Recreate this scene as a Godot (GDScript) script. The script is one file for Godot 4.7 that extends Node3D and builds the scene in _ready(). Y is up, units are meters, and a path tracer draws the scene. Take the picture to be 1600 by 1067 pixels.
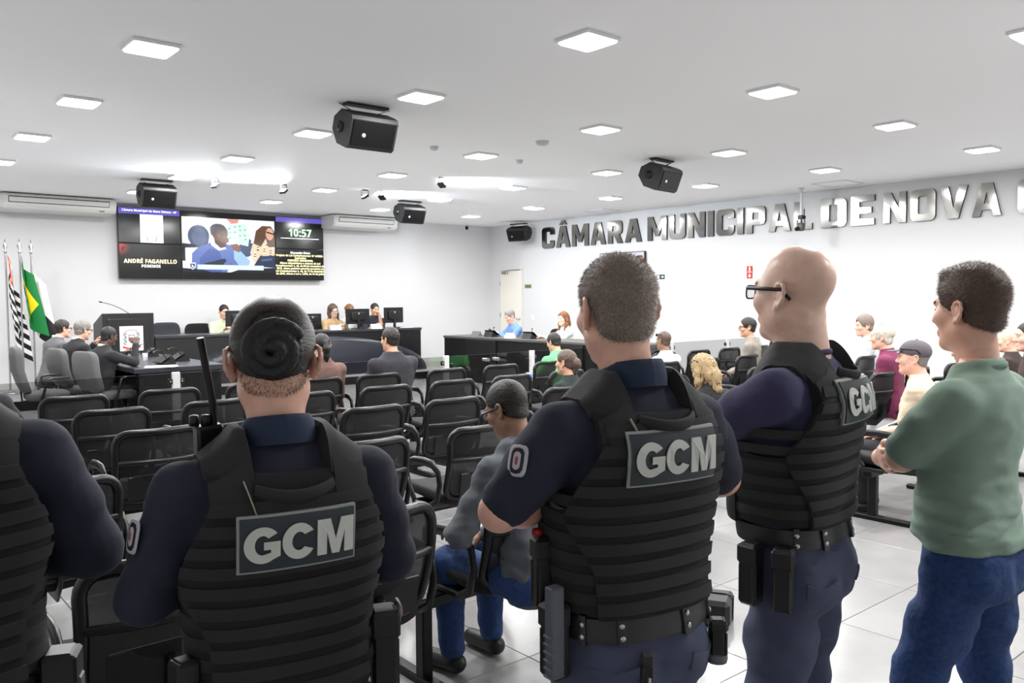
extends Node3D
# A council chamber seen from behind a row of standing guards.
# x runs along the back wall, -z runs towards it, y is up; the camera stands at x=0, z=0.

const CEILING := 3.3
const RIGHT := 12.55
const LEFT := -0.5
const BACK := -15.65
const REAR := 2.4
var used := {}
var mats := {}
var shared := {}
var white_noise: NoiseTexture2D
var weave: NoiseTexture2D
var grain: NoiseTexture2D
var fold_noise := FastNoiseLite.new()
var fine_noise := FastNoiseLite.new()
var rng := RandomNumberGenerator.new()

func _ready() -> void:
	setup_camera_and_light()
	rng.seed = 7
	fold_noise.seed = 3; fold_noise.frequency = 1.0; fold_noise.noise_type = FastNoiseLite.TYPE_SIMPLEX_SMOOTH; fold_noise.fractal_octaves = 2
	fine_noise.seed = 9; fine_noise.frequency = 1.0; fine_noise.noise_type = FastNoiseLite.TYPE_SIMPLEX_SMOOTH; fine_noise.fractal_octaves = 1
	white_noise = noise_texture(0.012, 4, 1, false)
	weave = noise_texture(0.35, 1, 2, true)
	grain = noise_texture(0.05, 4, 5, true)
	build_room()
	build_ceiling_things()
	build_wall_things()
	build_furniture()
	build_barrier()
	build_seating()
	build_people()

func setup_camera_and_light() -> void:
	var cam := Camera3D.new()
	cam.name = "camera"
	cam.position = Vector3(0, 1.6, 0)
	cam.rotation_order = EULER_ORDER_YXZ
	cam.rotation = Vector3(-0.05257, -0.70047, -0.00634)
	cam.fov = 44.74
	cam.near = 0.05
	cam.far = 100.0
	add_child(cam)
	cam.current = true
	var we := WorldEnvironment.new()
	we.name = "world_environment"
	var e := Environment.new()
	e.background_mode = Environment.BG_COLOR
	e.background_color = Color(0.0, 0.0, 0.0)
	e.tonemap_mode = Environment.TONE_MAPPER_LINEAR
	e.tonemap_exposure = 1.34
	e.sdfgi_enabled = true
	e.ssao_enabled = true
	e.ssil_enabled = true
	we.environment = e
	add_child(we)

# ---------------------------------------------------------------- naming, materials
func numbered(called: String) -> String:
	var n: int = used.get(called, 0)
	used[called] = n + 1
	return called if n == 0 else "%s_%03d" % [called, n]

func tag(o: Node, label: String, category: String, group := "", kind := "") -> Node:
	o.set_meta("label", label)
	o.set_meta("category", category)
	if group: o.set_meta("group", group)
	if kind: o.set_meta("kind", kind)
	return o

func thing(called: String, label: String, category: String, at := Vector3.ZERO, turn := 0.0, group := "") -> Node3D:
	var o := Node3D.new()
	o.name = numbered(called)
	add_child(o)
	o.position = at
	o.rotation.y = turn
	tag(o, label, category, group)
	return o

func copy(o: Node3D, called: String, label: String, at: Vector3, turn := 0.0, group := "") -> Node3D:
	var c: Node3D = o.duplicate()
	c.name = numbered(called)
	add_child(c)
	c.position = at
	c.rotation.y = turn
	c.set_meta("label", label)
	if group: c.set_meta("group", group)
	return c

func part(called: String, mesh: Mesh, m: Material, parent: Node, at := Vector3.ZERO, rot := Vector3.ZERO) -> MeshInstance3D:
	var o := MeshInstance3D.new()
	o.name = called
	o.mesh = mesh
	o.material_override = m
	parent.add_child(o, true)
	o.position = at
	o.rotation = rot
	return o

func struct(called: String, mesh: Mesh, m: Material, label: String, category: String, at := Vector3.ZERO) -> MeshInstance3D:
	var o := part(called, mesh, m, self, at)
	return tag(o, label, category, "", "structure")

func noise_texture(freq: float, octaves: int, s: int, normal: bool) -> NoiseTexture2D:
	var n := FastNoiseLite.new()
	n.seed = s
	n.frequency = freq
	n.fractal_octaves = octaves
	var t := NoiseTexture2D.new()
	t.width = 256
	t.height = 256
	t.seamless = true
	t.noise = n
	t.as_normal_map = normal
	t.bump_strength = 4.0
	return t

func mat(key: String, c: Color, rough := 0.6, metal := 0.0) -> StandardMaterial3D:
	if mats.has(key): return mats[key]
	var m := StandardMaterial3D.new()
	m.resource_name = key
	m.albedo_color = c
	m.roughness = rough
	m.metallic = metal
	mats[key] = m
	return m

func cloth(key: String, c: Color, rough := 0.9, scale := 14.0, strength := 0.5, sheen := 0.25) -> StandardMaterial3D:
	if mats.has(key): return mats[key]
	var m := mat(key, c, rough)
	m.normal_enabled = true
	m.normal_texture = weave
	m.normal_scale = strength
	m.uv1_triplanar = true
	m.uv1_scale = Vector3.ONE * scale
	if sheen > 0.0:
		m.rim_enabled = true
		m.rim = sheen
		m.rim_tint = 0.6
	return m

func tinted(key: String, stops: Array, rough: float, freq: float, scale: float, relief := 0.0) -> StandardMaterial3D:
	# a noise ramp between given colours, laid by triplanar mapping
	if mats.has(key): return mats[key]
	var n := FastNoiseLite.new()
	n.seed = key.length() * 13 + 1
	n.frequency = freq
	n.fractal_octaves = 4
	var t := NoiseTexture2D.new()
	t.width = 256; t.height = 256; t.seamless = true; t.noise = n
	var g := Gradient.new()
	g.offsets = PackedFloat32Array([0.0, 0.5, 1.0])
	g.colors = PackedColorArray(stops)
	t.color_ramp = g
	var m := mat(key, Color.WHITE, rough)
	m.albedo_texture = t
	m.uv1_triplanar = true
	m.uv1_scale = Vector3.ONE * scale
	if relief > 0.0:
		m.normal_enabled = true
		m.normal_texture = grain
		m.normal_scale = relief
	return m

func glow(key: String, c: Color, energy: float) -> StandardMaterial3D:
	if mats.has(key): return mats[key]
	var m := mat(key, Color(0.9, 0.9, 0.9), 0.5)
	m.emission_enabled = true
	m.emission = c
	m.emission_energy_multiplier = energy
	return m

# ---------------------------------------------------------------- mesh tools
func tool() -> SurfaceTool:
	var st := SurfaceTool.new()
	st.begin(Mesh.PRIMITIVE_TRIANGLES)
	return st

func done(st: SurfaceTool) -> ArrayMesh:
	st.generate_normals()
	return st.commit()

func tri(st: SurfaceTool, a: Vector3, b: Vector3, c: Vector3) -> void:
	st.add_vertex(a); st.add_vertex(b); st.add_vertex(c)

func quad(st: SurfaceTool, a: Vector3, b: Vector3, c: Vector3, d: Vector3) -> void:
	tri(st, a, b, c); tri(st, a, c, d)

# a box with chamfered edges
func add_box(st: SurfaceTool, c: Vector3, size: Vector3, ch := 0.0, bs := Basis.IDENTITY) -> void:
	st.set_smooth_group(-1)
	var h := size * 0.5
	ch = minf(ch, minf(h.x, minf(h.y, h.z)) * 0.99)
	var v := {}
	for sx in [-1, 1]:
		for sy in [-1, 1]:
			for sz in [-1, 1]:
				for ax in 3:
					var p := Vector3(sx * h.x, sy * h.y, sz * h.z)
					for k in 3:
						if k != ax: p[k] -= ch * [sx, sy, sz][k]
					v[[sx, sy, sz, ax]] = c + bs * p
	var face := func(a: Vector3, b: Vector3, d: Vector3, e: Vector3):
		var n := (b - a).cross(d - a)
		var mid := (a + b + d + e) * 0.25 - c
		if n.dot(mid) > 0.0: quad(st, a, e, d, b)
		else: quad(st, a, b, d, e)
	for ax in 3:
		var u := (ax + 1) % 3
		var w := (ax + 2) % 3
		for s in [-1, 1]:
			var k := []
			for q in [[-1, -1], [1, -1], [1, 1], [-1, 1]]:
				var key := [0, 0, 0, ax]
				key[ax] = s; key[u] = q[0]; key[w] = q[1]
				k.append(v[key])
			face.call(k[0], k[1], k[2], k[3])
			if ch > 0.0:
				for s2 in [-1, 1]:
					var e := []
					for q in [[-1, ax], [1, ax], [1, u], [-1, u]]:
						var key := [0, 0, 0, q[1]]
						key[ax] = s; key[u] = s2; key[w] = q[0]
						e.append(v[key])
					face.call(e[0], e[1], e[2], e[3])
	if ch > 0.0:
		for sx in [-1, 1]:
			for sy in [-1, 1]:
				for sz in [-1, 1]:
					var a: Vector3 = v[[sx, sy, sz, 0]]
					var b: Vector3 = v[[sx, sy, sz, 1]]
					var d: Vector3 = v[[sx, sy, sz, 2]]
					if (b - a).cross(d - a).dot((a + b + d) / 3.0 - c) > 0.0: tri(st, a, d, b)
					else: tri(st, a, b, d)

func box(size: Vector3, ch := 0.0, c := Vector3.ZERO) -> ArrayMesh:
	var key := "box%s%s%s" % [size, ch, c]
	if not shared.has(key):
		var st := tool()
		add_box(st, c, size, ch)
		shared[key] = done(st)
	return shared[key]

# a rounded block (superellipsoid): small e is boxy, 1 is round
func add_pillow(st: SurfaceTool, c: Vector3, size: Vector3, e1 := 0.3, e2 := 0.3, bs := Basis.IDENTITY, nu := 24, nv := 12, bend: Variant = null) -> void:
	st.set_smooth_group(0)
	var pw := func(x: float, e: float) -> float: return signf(x) * pow(absf(x), e)
	var g := []
	for j in nv + 1:
		var row := []
		var t := PI * (float(j) / nv - 0.5)
		for i in nu:
			var u := TAU * i / nu
			var p := Vector3(pw.call(cos(t), e1) * pw.call(cos(u), e2) * size.x, pw.call(sin(t), e1) * size.y, pw.call(cos(t), e1) * pw.call(sin(u), e2) * size.z) * 0.5
			if bend != null: p = bend.call(p)
			row.append(c + bs * p)
		g.append(row)
	for j in nv:
		for i in nu:
			var k := (i + 1) % nu
			if j > 0: tri(st, g[j][i], g[j + 1][i], g[j][k])
			if j < nv - 1: tri(st, g[j][k], g[j + 1][i], g[j + 1][k])

func pillow(size: Vector3, e1 := 0.3, e2 := 0.3, bend: Variant = null, nu := 24, nv := 12) -> ArrayMesh:
	var st := tool()
	add_pillow(st, Vector3.ZERO, size, e1, e2, Basis.IDENTITY, nu, nv, bend)
	return done(st)

# a tube along points; r may be a number, or [across, along normal]
func add_tube(st: SurfaceTool, pts: Array, r: Variant, n := 8, up := Vector3.UP, closed := false) -> void:
	st.set_smooth_group(0)
	var rings := []
	var count := pts.size()
	for i in count:
		var a: Vector3 = pts[(i - 1 + count) % count] if closed else pts[maxi(i - 1, 0)]
		var b: Vector3 = pts[(i + 1) % count] if closed else pts[mini(i + 1, count - 1)]
		var t := (b - a).normalized()
		var s := t.cross(up)
		if s.length() < 0.05: s = t.cross(Vector3(0.3, 0.1, 1.0))
		s = s.normalized()
		var w := s.cross(t).normalized()
		var rr: Variant = r[i] if r is Array and r.size() == count and count > 2 else r
		var rx: float = rr[0] if rr is Array else rr
		var ry: float = rr[1] if rr is Array else rr
		var ring := []
		for k in n:
			var ang := TAU * (k + 0.5) / n
			ring.append(pts[i] + s * cos(ang) * rx + w * sin(ang) * ry)
		rings.append(ring)
	var last := count if closed else count - 1
	for i in last:
		var a: Array = rings[i]
		var b: Array = rings[(i + 1) % count]
		for k in n:
			var l := (k + 1) % n
			quad(st, a[k], a[l], b[l], b[k])
	if not closed:
		st.set_smooth_group(-1)
		for k in range(1, n - 1):
			tri(st, rings[0][0], rings[0][k + 1], rings[0][k])
			tri(st, rings[-1][0], rings[-1][k], rings[-1][k + 1])

func tube(pts: Array, r: Variant, n := 8, up := Vector3.UP, closed := false) -> ArrayMesh:
	var st := tool()
	add_tube(st, pts, r, n, up, closed)
	return done(st)

# a turned shape: profile of (radius, height)
func add_lathe(st: SurfaceTool, c: Vector3, prof: Array, n := 16, bs := Basis.IDENTITY) -> void:
	st.set_smooth_group(0)
	for i in prof.size() - 1:
		var p: Vector2 = prof[i]
		var q: Vector2 = prof[i + 1]
		for k in n:
			var a := TAU * k / n
			var b := TAU * (k + 1) / n
			var f := func(w: Vector2, t: float) -> Vector3: return c + bs * Vector3(cos(t) * w.x, w.y, sin(t) * w.x)
			quad(st, f.call(p, a), f.call(q, a), f.call(q, b), f.call(p, b))

func lathe(prof: Array, n := 16) -> ArrayMesh:
	var st := tool()
	add_lathe(st, Vector3.ZERO, prof, n)
	return done(st)

# a plate cut from an outline in x,y with depth along z (front at +z), with holes
func add_plate(st: SurfaceTool, outline: PackedVector2Array, depth: float, holes := [], xf := Transform3D.IDENTITY) -> void:
	st.set_smooth_group(-1)
	var poly := outline.duplicate()
	if Geometry2D.is_polygon_clockwise(poly): poly.reverse()
	var rims := [poly.duplicate()]
	for hole in holes:
		var h: PackedVector2Array = hole.duplicate()
		if not Geometry2D.is_polygon_clockwise(h): h.reverse()
		rims.append(h.duplicate())
		var best := Vector2i.ZERO
		var dist := INF
		for i in poly.size():
			for k in h.size():
				var d := poly[i].distance_squared_to(h[k])
				if d < dist:
					dist = d; best = Vector2i(i, k)
		var bridged := PackedVector2Array()
		for i in best.x + 1: bridged.append(poly[i])
		for k in h.size() + 1: bridged.append(h[(best.y + k) % h.size()])
		for i in range(best.x, poly.size()): bridged.append(poly[i])
		poly = bridged
	var t := Geometry2D.triangulate_polygon(poly)
	for i in range(0, t.size(), 3):
		var a := poly[t[i]]
		var b := poly[t[i + 1]]
		var c := poly[t[i + 2]]
		if (b - a).cross(c - a) < 0.0:
			var s := b
			b = c; c = s
		tri(st, xf * Vector3(a.x, a.y, depth / 2), xf * Vector3(c.x, c.y, depth / 2), xf * Vector3(b.x, b.y, depth / 2))
		tri(st, xf * Vector3(a.x, a.y, -depth / 2), xf * Vector3(b.x, b.y, -depth / 2), xf * Vector3(c.x, c.y, -depth / 2))
	for rim in rims:
		for i in rim.size():
			var a: Vector2 = rim[i]
			var b: Vector2 = rim[(i + 1) % rim.size()]
			quad(st, xf * Vector3(a.x, a.y, -depth / 2), xf * Vector3(a.x, a.y, depth / 2), xf * Vector3(b.x, b.y, depth / 2), xf * Vector3(b.x, b.y, -depth / 2))

func plate(outline: PackedVector2Array, depth: float, holes := []) -> ArrayMesh:
	var st := tool()
	add_plate(st, outline, depth, holes)
	return done(st)

func round_rect(w: float, h: float, r: float, n := 4) -> PackedVector2Array:
	var p := PackedVector2Array()
	for q in [[1, 1, 0.0], [-1, 1, 0.5], [-1, -1, 1.0], [1, -1, 1.5]]:
		for k in n + 1:
			var a: float = PI * (q[2] + 0.5 * k / n)
			p.append(Vector2(q[0] * (w / 2 - r), q[1] * (h / 2 - r)) + Vector2(cos(a), sin(a)) * r)
	return p

# a grid of points as a smooth sheet
func add_sheet(st: SurfaceTool, g: Array, flip := false, smooth := true, group := 0) -> void:
	st.set_smooth_group(group if smooth else -1)
	for j in g.size() - 1:
		for i in g[j].size() - 1:
			if flip: quad(st, g[j][i], g[j][i + 1], g[j + 1][i + 1], g[j + 1][i])
			else: quad(st, g[j][i], g[j + 1][i], g[j + 1][i + 1], g[j][i + 1])

# lettering as thin solid glyphs, centred at the origin, facing +z
func lettering(text: String, height: float, depth: float, bold := true, serif := false, embolden := 0.0, squeeze := 0.0) -> Mesh:
	var f := SystemFont.new()
	f.font_names = PackedStringArray(["Droid Serif" if serif else "Droid Sans"])
	f.font_weight = 700 if bold else 400
	var fv := FontVariation.new()
	fv.base_font = f
	fv.variation_embolden = embolden
	var t := TextMesh.new()
	t.font = fv
	t.text = text
	t.font_size = 64
	t.pixel_size = height / 46.0
	t.depth = depth
	t.curve_step = 2.0
	t.horizontal_alignment = HORIZONTAL_ALIGNMENT_CENTER
	t.vertical_alignment = VERTICAL_ALIGNMENT_CENTER
	return t

func basis_y(deg: float) -> Basis:
	return Basis(Vector3.UP, deg_to_rad(deg))

# ---------------------------------------------------------------- the room
func build_room() -> void:
	var paint := mat("white_wall_paint", Color(0.8, 0.8, 0.805), 0.65)
	paint.normal_enabled = true; paint.normal_texture = grain; paint.normal_scale = 0.06; paint.uv1_triplanar = true; paint.uv1_scale = Vector3.ONE * 1.5
	var cpaint := mat("white_ceiling_paint", Color(0.97, 0.97, 0.975), 0.8)
	var w := RIGHT - LEFT
	var l := REAR - BACK
	var cx := (RIGHT + LEFT) / 2
	var cz := (REAR + BACK) / 2
	struct("wall_back", box(Vector3(w + 0.4, CEILING, 0.2)), paint, "white back wall behind the long desk", "wall", Vector3(cx, CEILING / 2, BACK - 0.1))
	struct("wall_right", box(Vector3(0.2, CEILING, l)), paint, "white right wall carrying the steel letters", "wall", Vector3(RIGHT + 0.1, CEILING / 2, cz))
	struct("wall_left", box(Vector3(0.2, CEILING, l)), paint, "white left wall of the chamber", "wall", Vector3(LEFT - 0.1, CEILING / 2, cz))
	struct("wall_rear", box(Vector3(w + 0.4, CEILING, 0.2)), paint, "white rear wall of the chamber", "wall", Vector3(cx, CEILING / 2, REAR + 0.1))
	struct("ceiling", box(Vector3(w + 0.4, 0.2, l + 0.4)), cpaint, "flat white plaster ceiling", "ceiling", Vector3(cx, CEILING + 0.1, cz))
	# floor: a grey bed with pale porcelain tiles laid on it
	var bed := struct("floor", box(Vector3(w + 0.4, 0.2, l + 0.4)), mat("grout", Color(0.42, 0.41, 0.4), 0.9), "pale grey porcelain tile floor", "floor", Vector3(cx, -0.108, cz))
	var tiles := []
	for k in 3:
		var c: float = [0.56, 0.547, 0.573][k]
		var m := tinted("porcelain_%d" % k, [Color(c - 0.018, c - 0.02, c - 0.024), Color(c, c - 0.003, c - 0.006), Color(c + 0.015, c + 0.015, c + 0.012)], 0.26, 0.01, 0.9 + 0.07 * k)
		m.uv1_world_triplanar = true
		m.roughness = 0.24
		tiles.append(m)
	var pitch := 0.7075
	var spots := []
	for i in range(-6, 18):
		for j in range(-6, 24):
			var x := 2.385 + 0.354 + i * pitch
			var z := -1.312 - 0.354 - j * pitch
			if x < LEFT - 0.3 or x > RIGHT + 0.3 or z > REAR + 0.3 or z < -13.9: continue
			var d := Vector2(x, z).dot(Vector2(0.6445, -0.7646))
			var lat := Vector2(x, z).dot(Vector2(0.7646, 0.6445))
			var seen := d > 1.5 and absf(lat) < d * 0.66 + 0.5
			spots.append([d if seen else 100.0 + d * d, x, z, (i * 7 + j * 5 + (i * j) % 3) % 3])
	spots.sort_custom(func(a, b): return a[0] < b[0])
	var piece := box(Vector3(pitch - 0.004, 0.008, pitch - 0.004), 0.0015)
	var rest := tool()
	for k in spots.size():
		var s: Array = spots[k]
		if k < 298: part("tile", piece, tiles[absi(s[3])], bed, Vector3(s[1] - cx, 0.104, s[2] - cz))
		else: add_box(rest, Vector3(s[1] - cx, 0.104, s[2] - cz), Vector3(pitch - 0.004, 0.008, pitch - 0.004))
	var far := part("far_tiles", done(rest), tiles[0], bed)
	far.set_meta("kind", "stuff")
	# the low platform under the long desk
	var dais := struct("trim_1", box(Vector3(w, 0.15, BACK * -1.0 - 13.75), 0.004), mat("platform_top", Color(0.62, 0.61, 0.6), 0.35), "low platform under the long desk by the back wall", "platform", Vector3(cx, 0.075, (BACK - 13.75) / 2))
	part("riser", box(Vector3(w, 0.142, 0.012)), mat("black_stone", Color(0.03, 0.03, 0.032), 0.3), dais, Vector3(0, -0.002, (BACK * -1.0 - 13.75) / 2 + 0.006))
	for s in [["baseboard_back", Vector3(w, 0.08, 0.014), Vector3(cx, 0.19, BACK + 0.007)], ["baseboard_right", Vector3(0.014, 0.08, 12.05), Vector3(RIGHT - 0.007, 0.04, -7.72)]]:
		struct(s[0], box(s[1], 0.003), mat("skirting", Color(0.8, 0.8, 0.79), 0.5), "pale skirting board along the foot of the wall", "baseboard", s[2])

# ---------------------------------------------------------------- ceiling
func build_ceiling_things() -> void:
	var white := mat("lamp_frame_white", Color(0.88, 0.88, 0.88), 0.5)
	var panel := glow("lamp_diffuser", Color(1.0, 0.998, 0.995), 3.0)
	var ord := ["first", "second", "third", "fourth", "fifth", "sixth", "seventh", "eighth"]
	var proto: Node3D = null
	for i in 5:
		for j in range(-3, 5):
			if i == 0 and j < -1: continue
			var at := Vector3(1.7 * (1.0612 + 1.27356 * i), CEILING, 1.7 * (-3.4545 - 1.1511 * j))
			var label := "square white ceiling lamp, %s column from the left wall, %s from the back wall" % [ord[i], ord[4 - j]]
			var o: Node3D
			if proto == null:
				o = thing("ceiling_lamp", label, "ceiling lamp", at, 0.0, "square ceiling lamps")
				proto = o
				var st := tool()
				add_box(st, Vector3(0, -0.012, 0), Vector3(0.31, 0.024, 0.31), 0.004)
				part("frame", done(st), white, o)
				part("diffuser", pillow(Vector3(0.288, 0.03, 0.288), 0.5, 0.14, null, 32, 8), panel, o, Vector3(0, -0.026, 0))
				var lamp := AreaLight3D.new()
				lamp.name = "lamp_light"
				lamp.area_size = Vector2(0.29, 0.29)
				lamp.light_energy = 3.85
				lamp.light_color = Color(1.0, 0.998, 0.995)
				lamp.shadow_enabled = true
				lamp.area_range = 30.0
				o.add_child(lamp)
				lamp.position = Vector3(0, -0.046, 0)
				lamp.rotation.x = -PI / 2
			else:
				o = copy(proto, "ceiling_lamp", label, at, 0.0, "square ceiling lamps")
	# loudspeakers
	var sp := make_speaker("large black loudspeaker under the ceiling, nearest to the camera", Vector3(3.8, 3.3, -6.5), 0.0)
	for s in [[Vector3(3.8, 3.3, -12.3), 0.0, "black loudspeaker under the ceiling in front of the video wall"], [Vector3(8.05, 3.3, -12.3), 0.0, "black loudspeaker hanging beside the right air conditioner"],
			[Vector3(8.12, 3.3, -6.75), 8.0, "black loudspeaker under the ceiling in front of the steel letters"], [Vector3(12.12, 3.25, -14.1), -75.0, "small far loudspeaker high in the corner left of the letters"]]:
		copy(sp, "loudspeaker", s[2], s[0], deg_to_rad(s[1]), "black ceiling loudspeakers")
	# small floodlights that wash the ceiling
	var black := mat("black_metal", Color(0.02, 0.02, 0.022), 0.4, 0.3)
	var names := ["small black floodlight left of the video wall's middle", "small black floodlight above the middle of the video wall", "small black floodlight facing away, left one of a close pair", "small black floodlight, right one of a close pair", "small black floodlight nearest to the camera, on bare ceiling"]
	var k := 0
	for s in [[4.38, -11.6, 200.0], [5.39, -11.6, 200.0], [6.67, -11.45, 180.0], [6.95, -11.4, 20.0], [6.85, -9.64, 10.0]]:
		var o := thing("floodlight", names[k], "floodlight", Vector3(s[0], 3.3, s[1]), deg_to_rad(s[2]), "small ceiling floodlights")
		part("bracket", tube([Vector3(-0.06, -0.11, 0), Vector3(-0.06, -0.012, 0), Vector3(0.06, -0.012, 0), Vector3(0.06, -0.11, 0)], 0.006, 6, Vector3.BACK), black, o)
		part("mount_plate", box(Vector3(0.08, 0.008, 0.05), 0.002), black, o, Vector3(0, -0.004, 0))
		var head := part("housing", box(Vector3(0.11, 0.09, 0.035), 0.006), black, o, Vector3(0, -0.11, 0))
		head.basis = Basis(Vector3(0, 0, -1), Vector3(-0.8, 0.6, 0), Vector3(0.6, 0.8, 0))
		part("lens", box(Vector3(0.095, 0.075, 0.004), 0.001), glow("flood_lens", Color(0.93, 0.97, 1.0), 4.0), head, Vector3(0, 0, 0.019))
		if k != 2:
			var l := SpotLight3D.new()
			l.name = "flood_light"
			l.light_color = Color(0.93, 0.97, 1.0)
			l.light_energy = 11.0
			l.light_size = 0.05
			l.spot_angle = 62.0
			l.spot_range = 30.0
			l.shadow_enabled = true
			o.add_child(l)
			l.position = Vector3(0.03, -0.07, 0)
			l.rotation = Vector3(0.42, -PI / 2, 0)
		k += 1
	# detectors and hatches
	var pl := mat("off_white_plastic", Color(0.8, 0.8, 0.82), 0.5)
	var det := [[6.16, -6.77, 0.075, "round white smoke detector on the bare ceiling between lamps"], [5.41, -7.75, 0.05, "small round sensor on ceiling, right of the nearest loudspeaker"], [6.76, -7.85, 0.045, "small round sensor on ceiling below the smoke detector"]]
	for d in det:
		var o := thing("smoke_detector", d[3], "detector", Vector3(d[0], 3.3, d[1]))
		var r: float = d[2]
		part("base", lathe([Vector2(0, 0), Vector2(r, 0), Vector2(r, -0.012), Vector2(r * 0.9, -0.014)], 20), pl, o)
		part("cover", lathe([Vector2(r * 0.88, -0.012), Vector2(r * 0.8, -0.035), Vector2(r * 0.4, -0.045), Vector2(0, -0.046)], 20), pl, o)
	for d in [[11.95, -11.4, "ceiling access hatch above the first steel word"], [11.95, -6.5, "ceiling access hatch above the camera pole"]]:
		var o := thing("access_hatch", d[2], "hatch", Vector3(d[0], 3.3, d[1]))
		part("lid", box(Vector3(0.5, 0.006, 0.5), 0.002), mats["white_ceiling_paint"], o, Vector3(0, -0.003, 0))
		var st := tool()
		for q in [[0.27, 0, 0.012, 0.55], [-0.27, 0, 0.012, 0.55], [0, 0.27, 0.55, 0.012], [0, -0.27, 0.55, 0.012]]:
			add_box(st, Vector3(q[0], -0.005, q[1]), Vector3(q[2], 0.01, q[3]), 0.002)
		part("frame", done(st), pl, o)
	# the camera on a pole by the letters
	var o := thing("pole_camera", "grey video camera hanging on a white ceiling pole before the letters", "video camera", Vector3(12.0, 3.3, -7.13))
	part("pole", tube([Vector3(0, 0, 0), Vector3(0, -0.48, 0)], 0.022, 10), pl, o)
	part("flange", lathe([Vector2(0, 0), Vector2(0.05, 0), Vector2(0.05, -0.012), Vector2(0, -0.012)], 14), pl, o)
	var grey := mat("camera_grey", Color(0.3, 0.3, 0.31), 0.5)
	part("clamp", box(Vector3(0.11, 0.06, 0.09), 0.012), black, o, Vector3(0, -0.46, 0.01))
	part("antenna", tube([Vector3(0.0, -0.43, 0.05), Vector3(0, -0.33, 0.055)], 0.009, 6), black, o)
	part("yoke", tube([Vector3(0, -0.5, -0.06), Vector3(0, -0.56, -0.07), Vector3(0, -0.56, 0.07), Vector3(0, -0.5, 0.06)], 0.012, 6, Vector3.RIGHT), grey, o)
	var body := part("camera_body", pillow(Vector3(0.1, 0.13, 0.11), 0.5, 0.6), grey, o, Vector3(0, -0.61, 0))
	part("lens", lathe([Vector2(0, 0), Vector2(0.03, 0), Vector2(0.034, 0.06), Vector2(0.026, 0.062), Vector2(0, 0.058)], 14), black, body, Vector3(-0.03, -0.02, -0.03), Vector3(-0.4, 0, PI / 2 + 0.3))

func make_speaker(label: String, at: Vector3, deg: float) -> Node3D:
	var shell := mat("speaker_black", Color(0.035, 0.037, 0.042), 0.55)
	var o := thing("loudspeaker", label, "loudspeaker", at, deg_to_rad(deg), "black ceiling loudspeakers")
	var tilt := Node3D.new()
	tilt.name = "cabinet_tilt"
	# side profile, x is towards the listeners
	var prof := PackedVector2Array([Vector2(0.13, 0.14), Vector2(0.15, 0.11), Vector2(0.15, -0.12), Vector2(0.12, -0.15), Vector2(-0.05, -0.15), Vector2(-0.17, -0.05), Vector2(-0.17, 0.06), Vector2(-0.06, 0.15), Vector2(0.08, 0.15)])
	var st := tool()
	var bs := Basis(Vector3(0, 0, 1), Vector3(0, 1, 0), Vector3(-1, 0, 0))
	bs = Basis(Vector3.RIGHT, 0.38) * bs
	var c := Vector3(0, -0.215, 0)
	add_plate(st, prof, 0.46, [], Transform3D(bs, c))
	var cab := part("cabinet", done(st), shell, o)
	var mesh_m := mat("speaker_grille", Color(0.02, 0.022, 0.026), 0.35, 0.4)
	st = tool()
	add_box(st, c + bs * Vector3(0.155, -0.005, 0), Vector3(0.012, 0.22, 0.42), 0.005, bs)
	part("grille", done(st), mesh_m, o)
	st = tool()
	add_lathe(st, c + bs * Vector3(0.161, -0.02, 0.1), [Vector2(0.02, 0), Vector2(0.018, 0.004), Vector2(0, 0.004)], 12, bs * Basis(Vector3.BACK, -PI / 2))
	part("emblem", done(st), mat("pale_plastic", Color(0.6, 0.6, 0.6), 0.4), o)
	for s in [-1, 1]:
		st = tool()
		add_lathe(st, c + bs * Vector3(-0.03, 0.0, s * 0.23), [Vector2(0.05, 0), Vector2(0.05, 0.012), Vector2(0.02, 0.014), Vector2(0.018, 0.03), Vector2(0, 0.03)], 16, bs * Basis(Vector3.RIGHT, s * PI / 2))
		part("knob", done(st), shell, o)
	part("bracket", tube([c + bs * Vector3(-0.03, 0, -0.255), c + Vector3(-0.255, 0.205, 0.0), c + Vector3(0.255, 0.205, 0.0), c + bs * Vector3(-0.03, 0, 0.255)], [0.006, 0.012], 6), shell, o)
	part("ceiling_plate", box(Vector3(0.42, 0.02, 0.1), 0.004), shell, o, Vector3(0, -0.01, 0.02))
	tilt.free()
	return o

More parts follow.
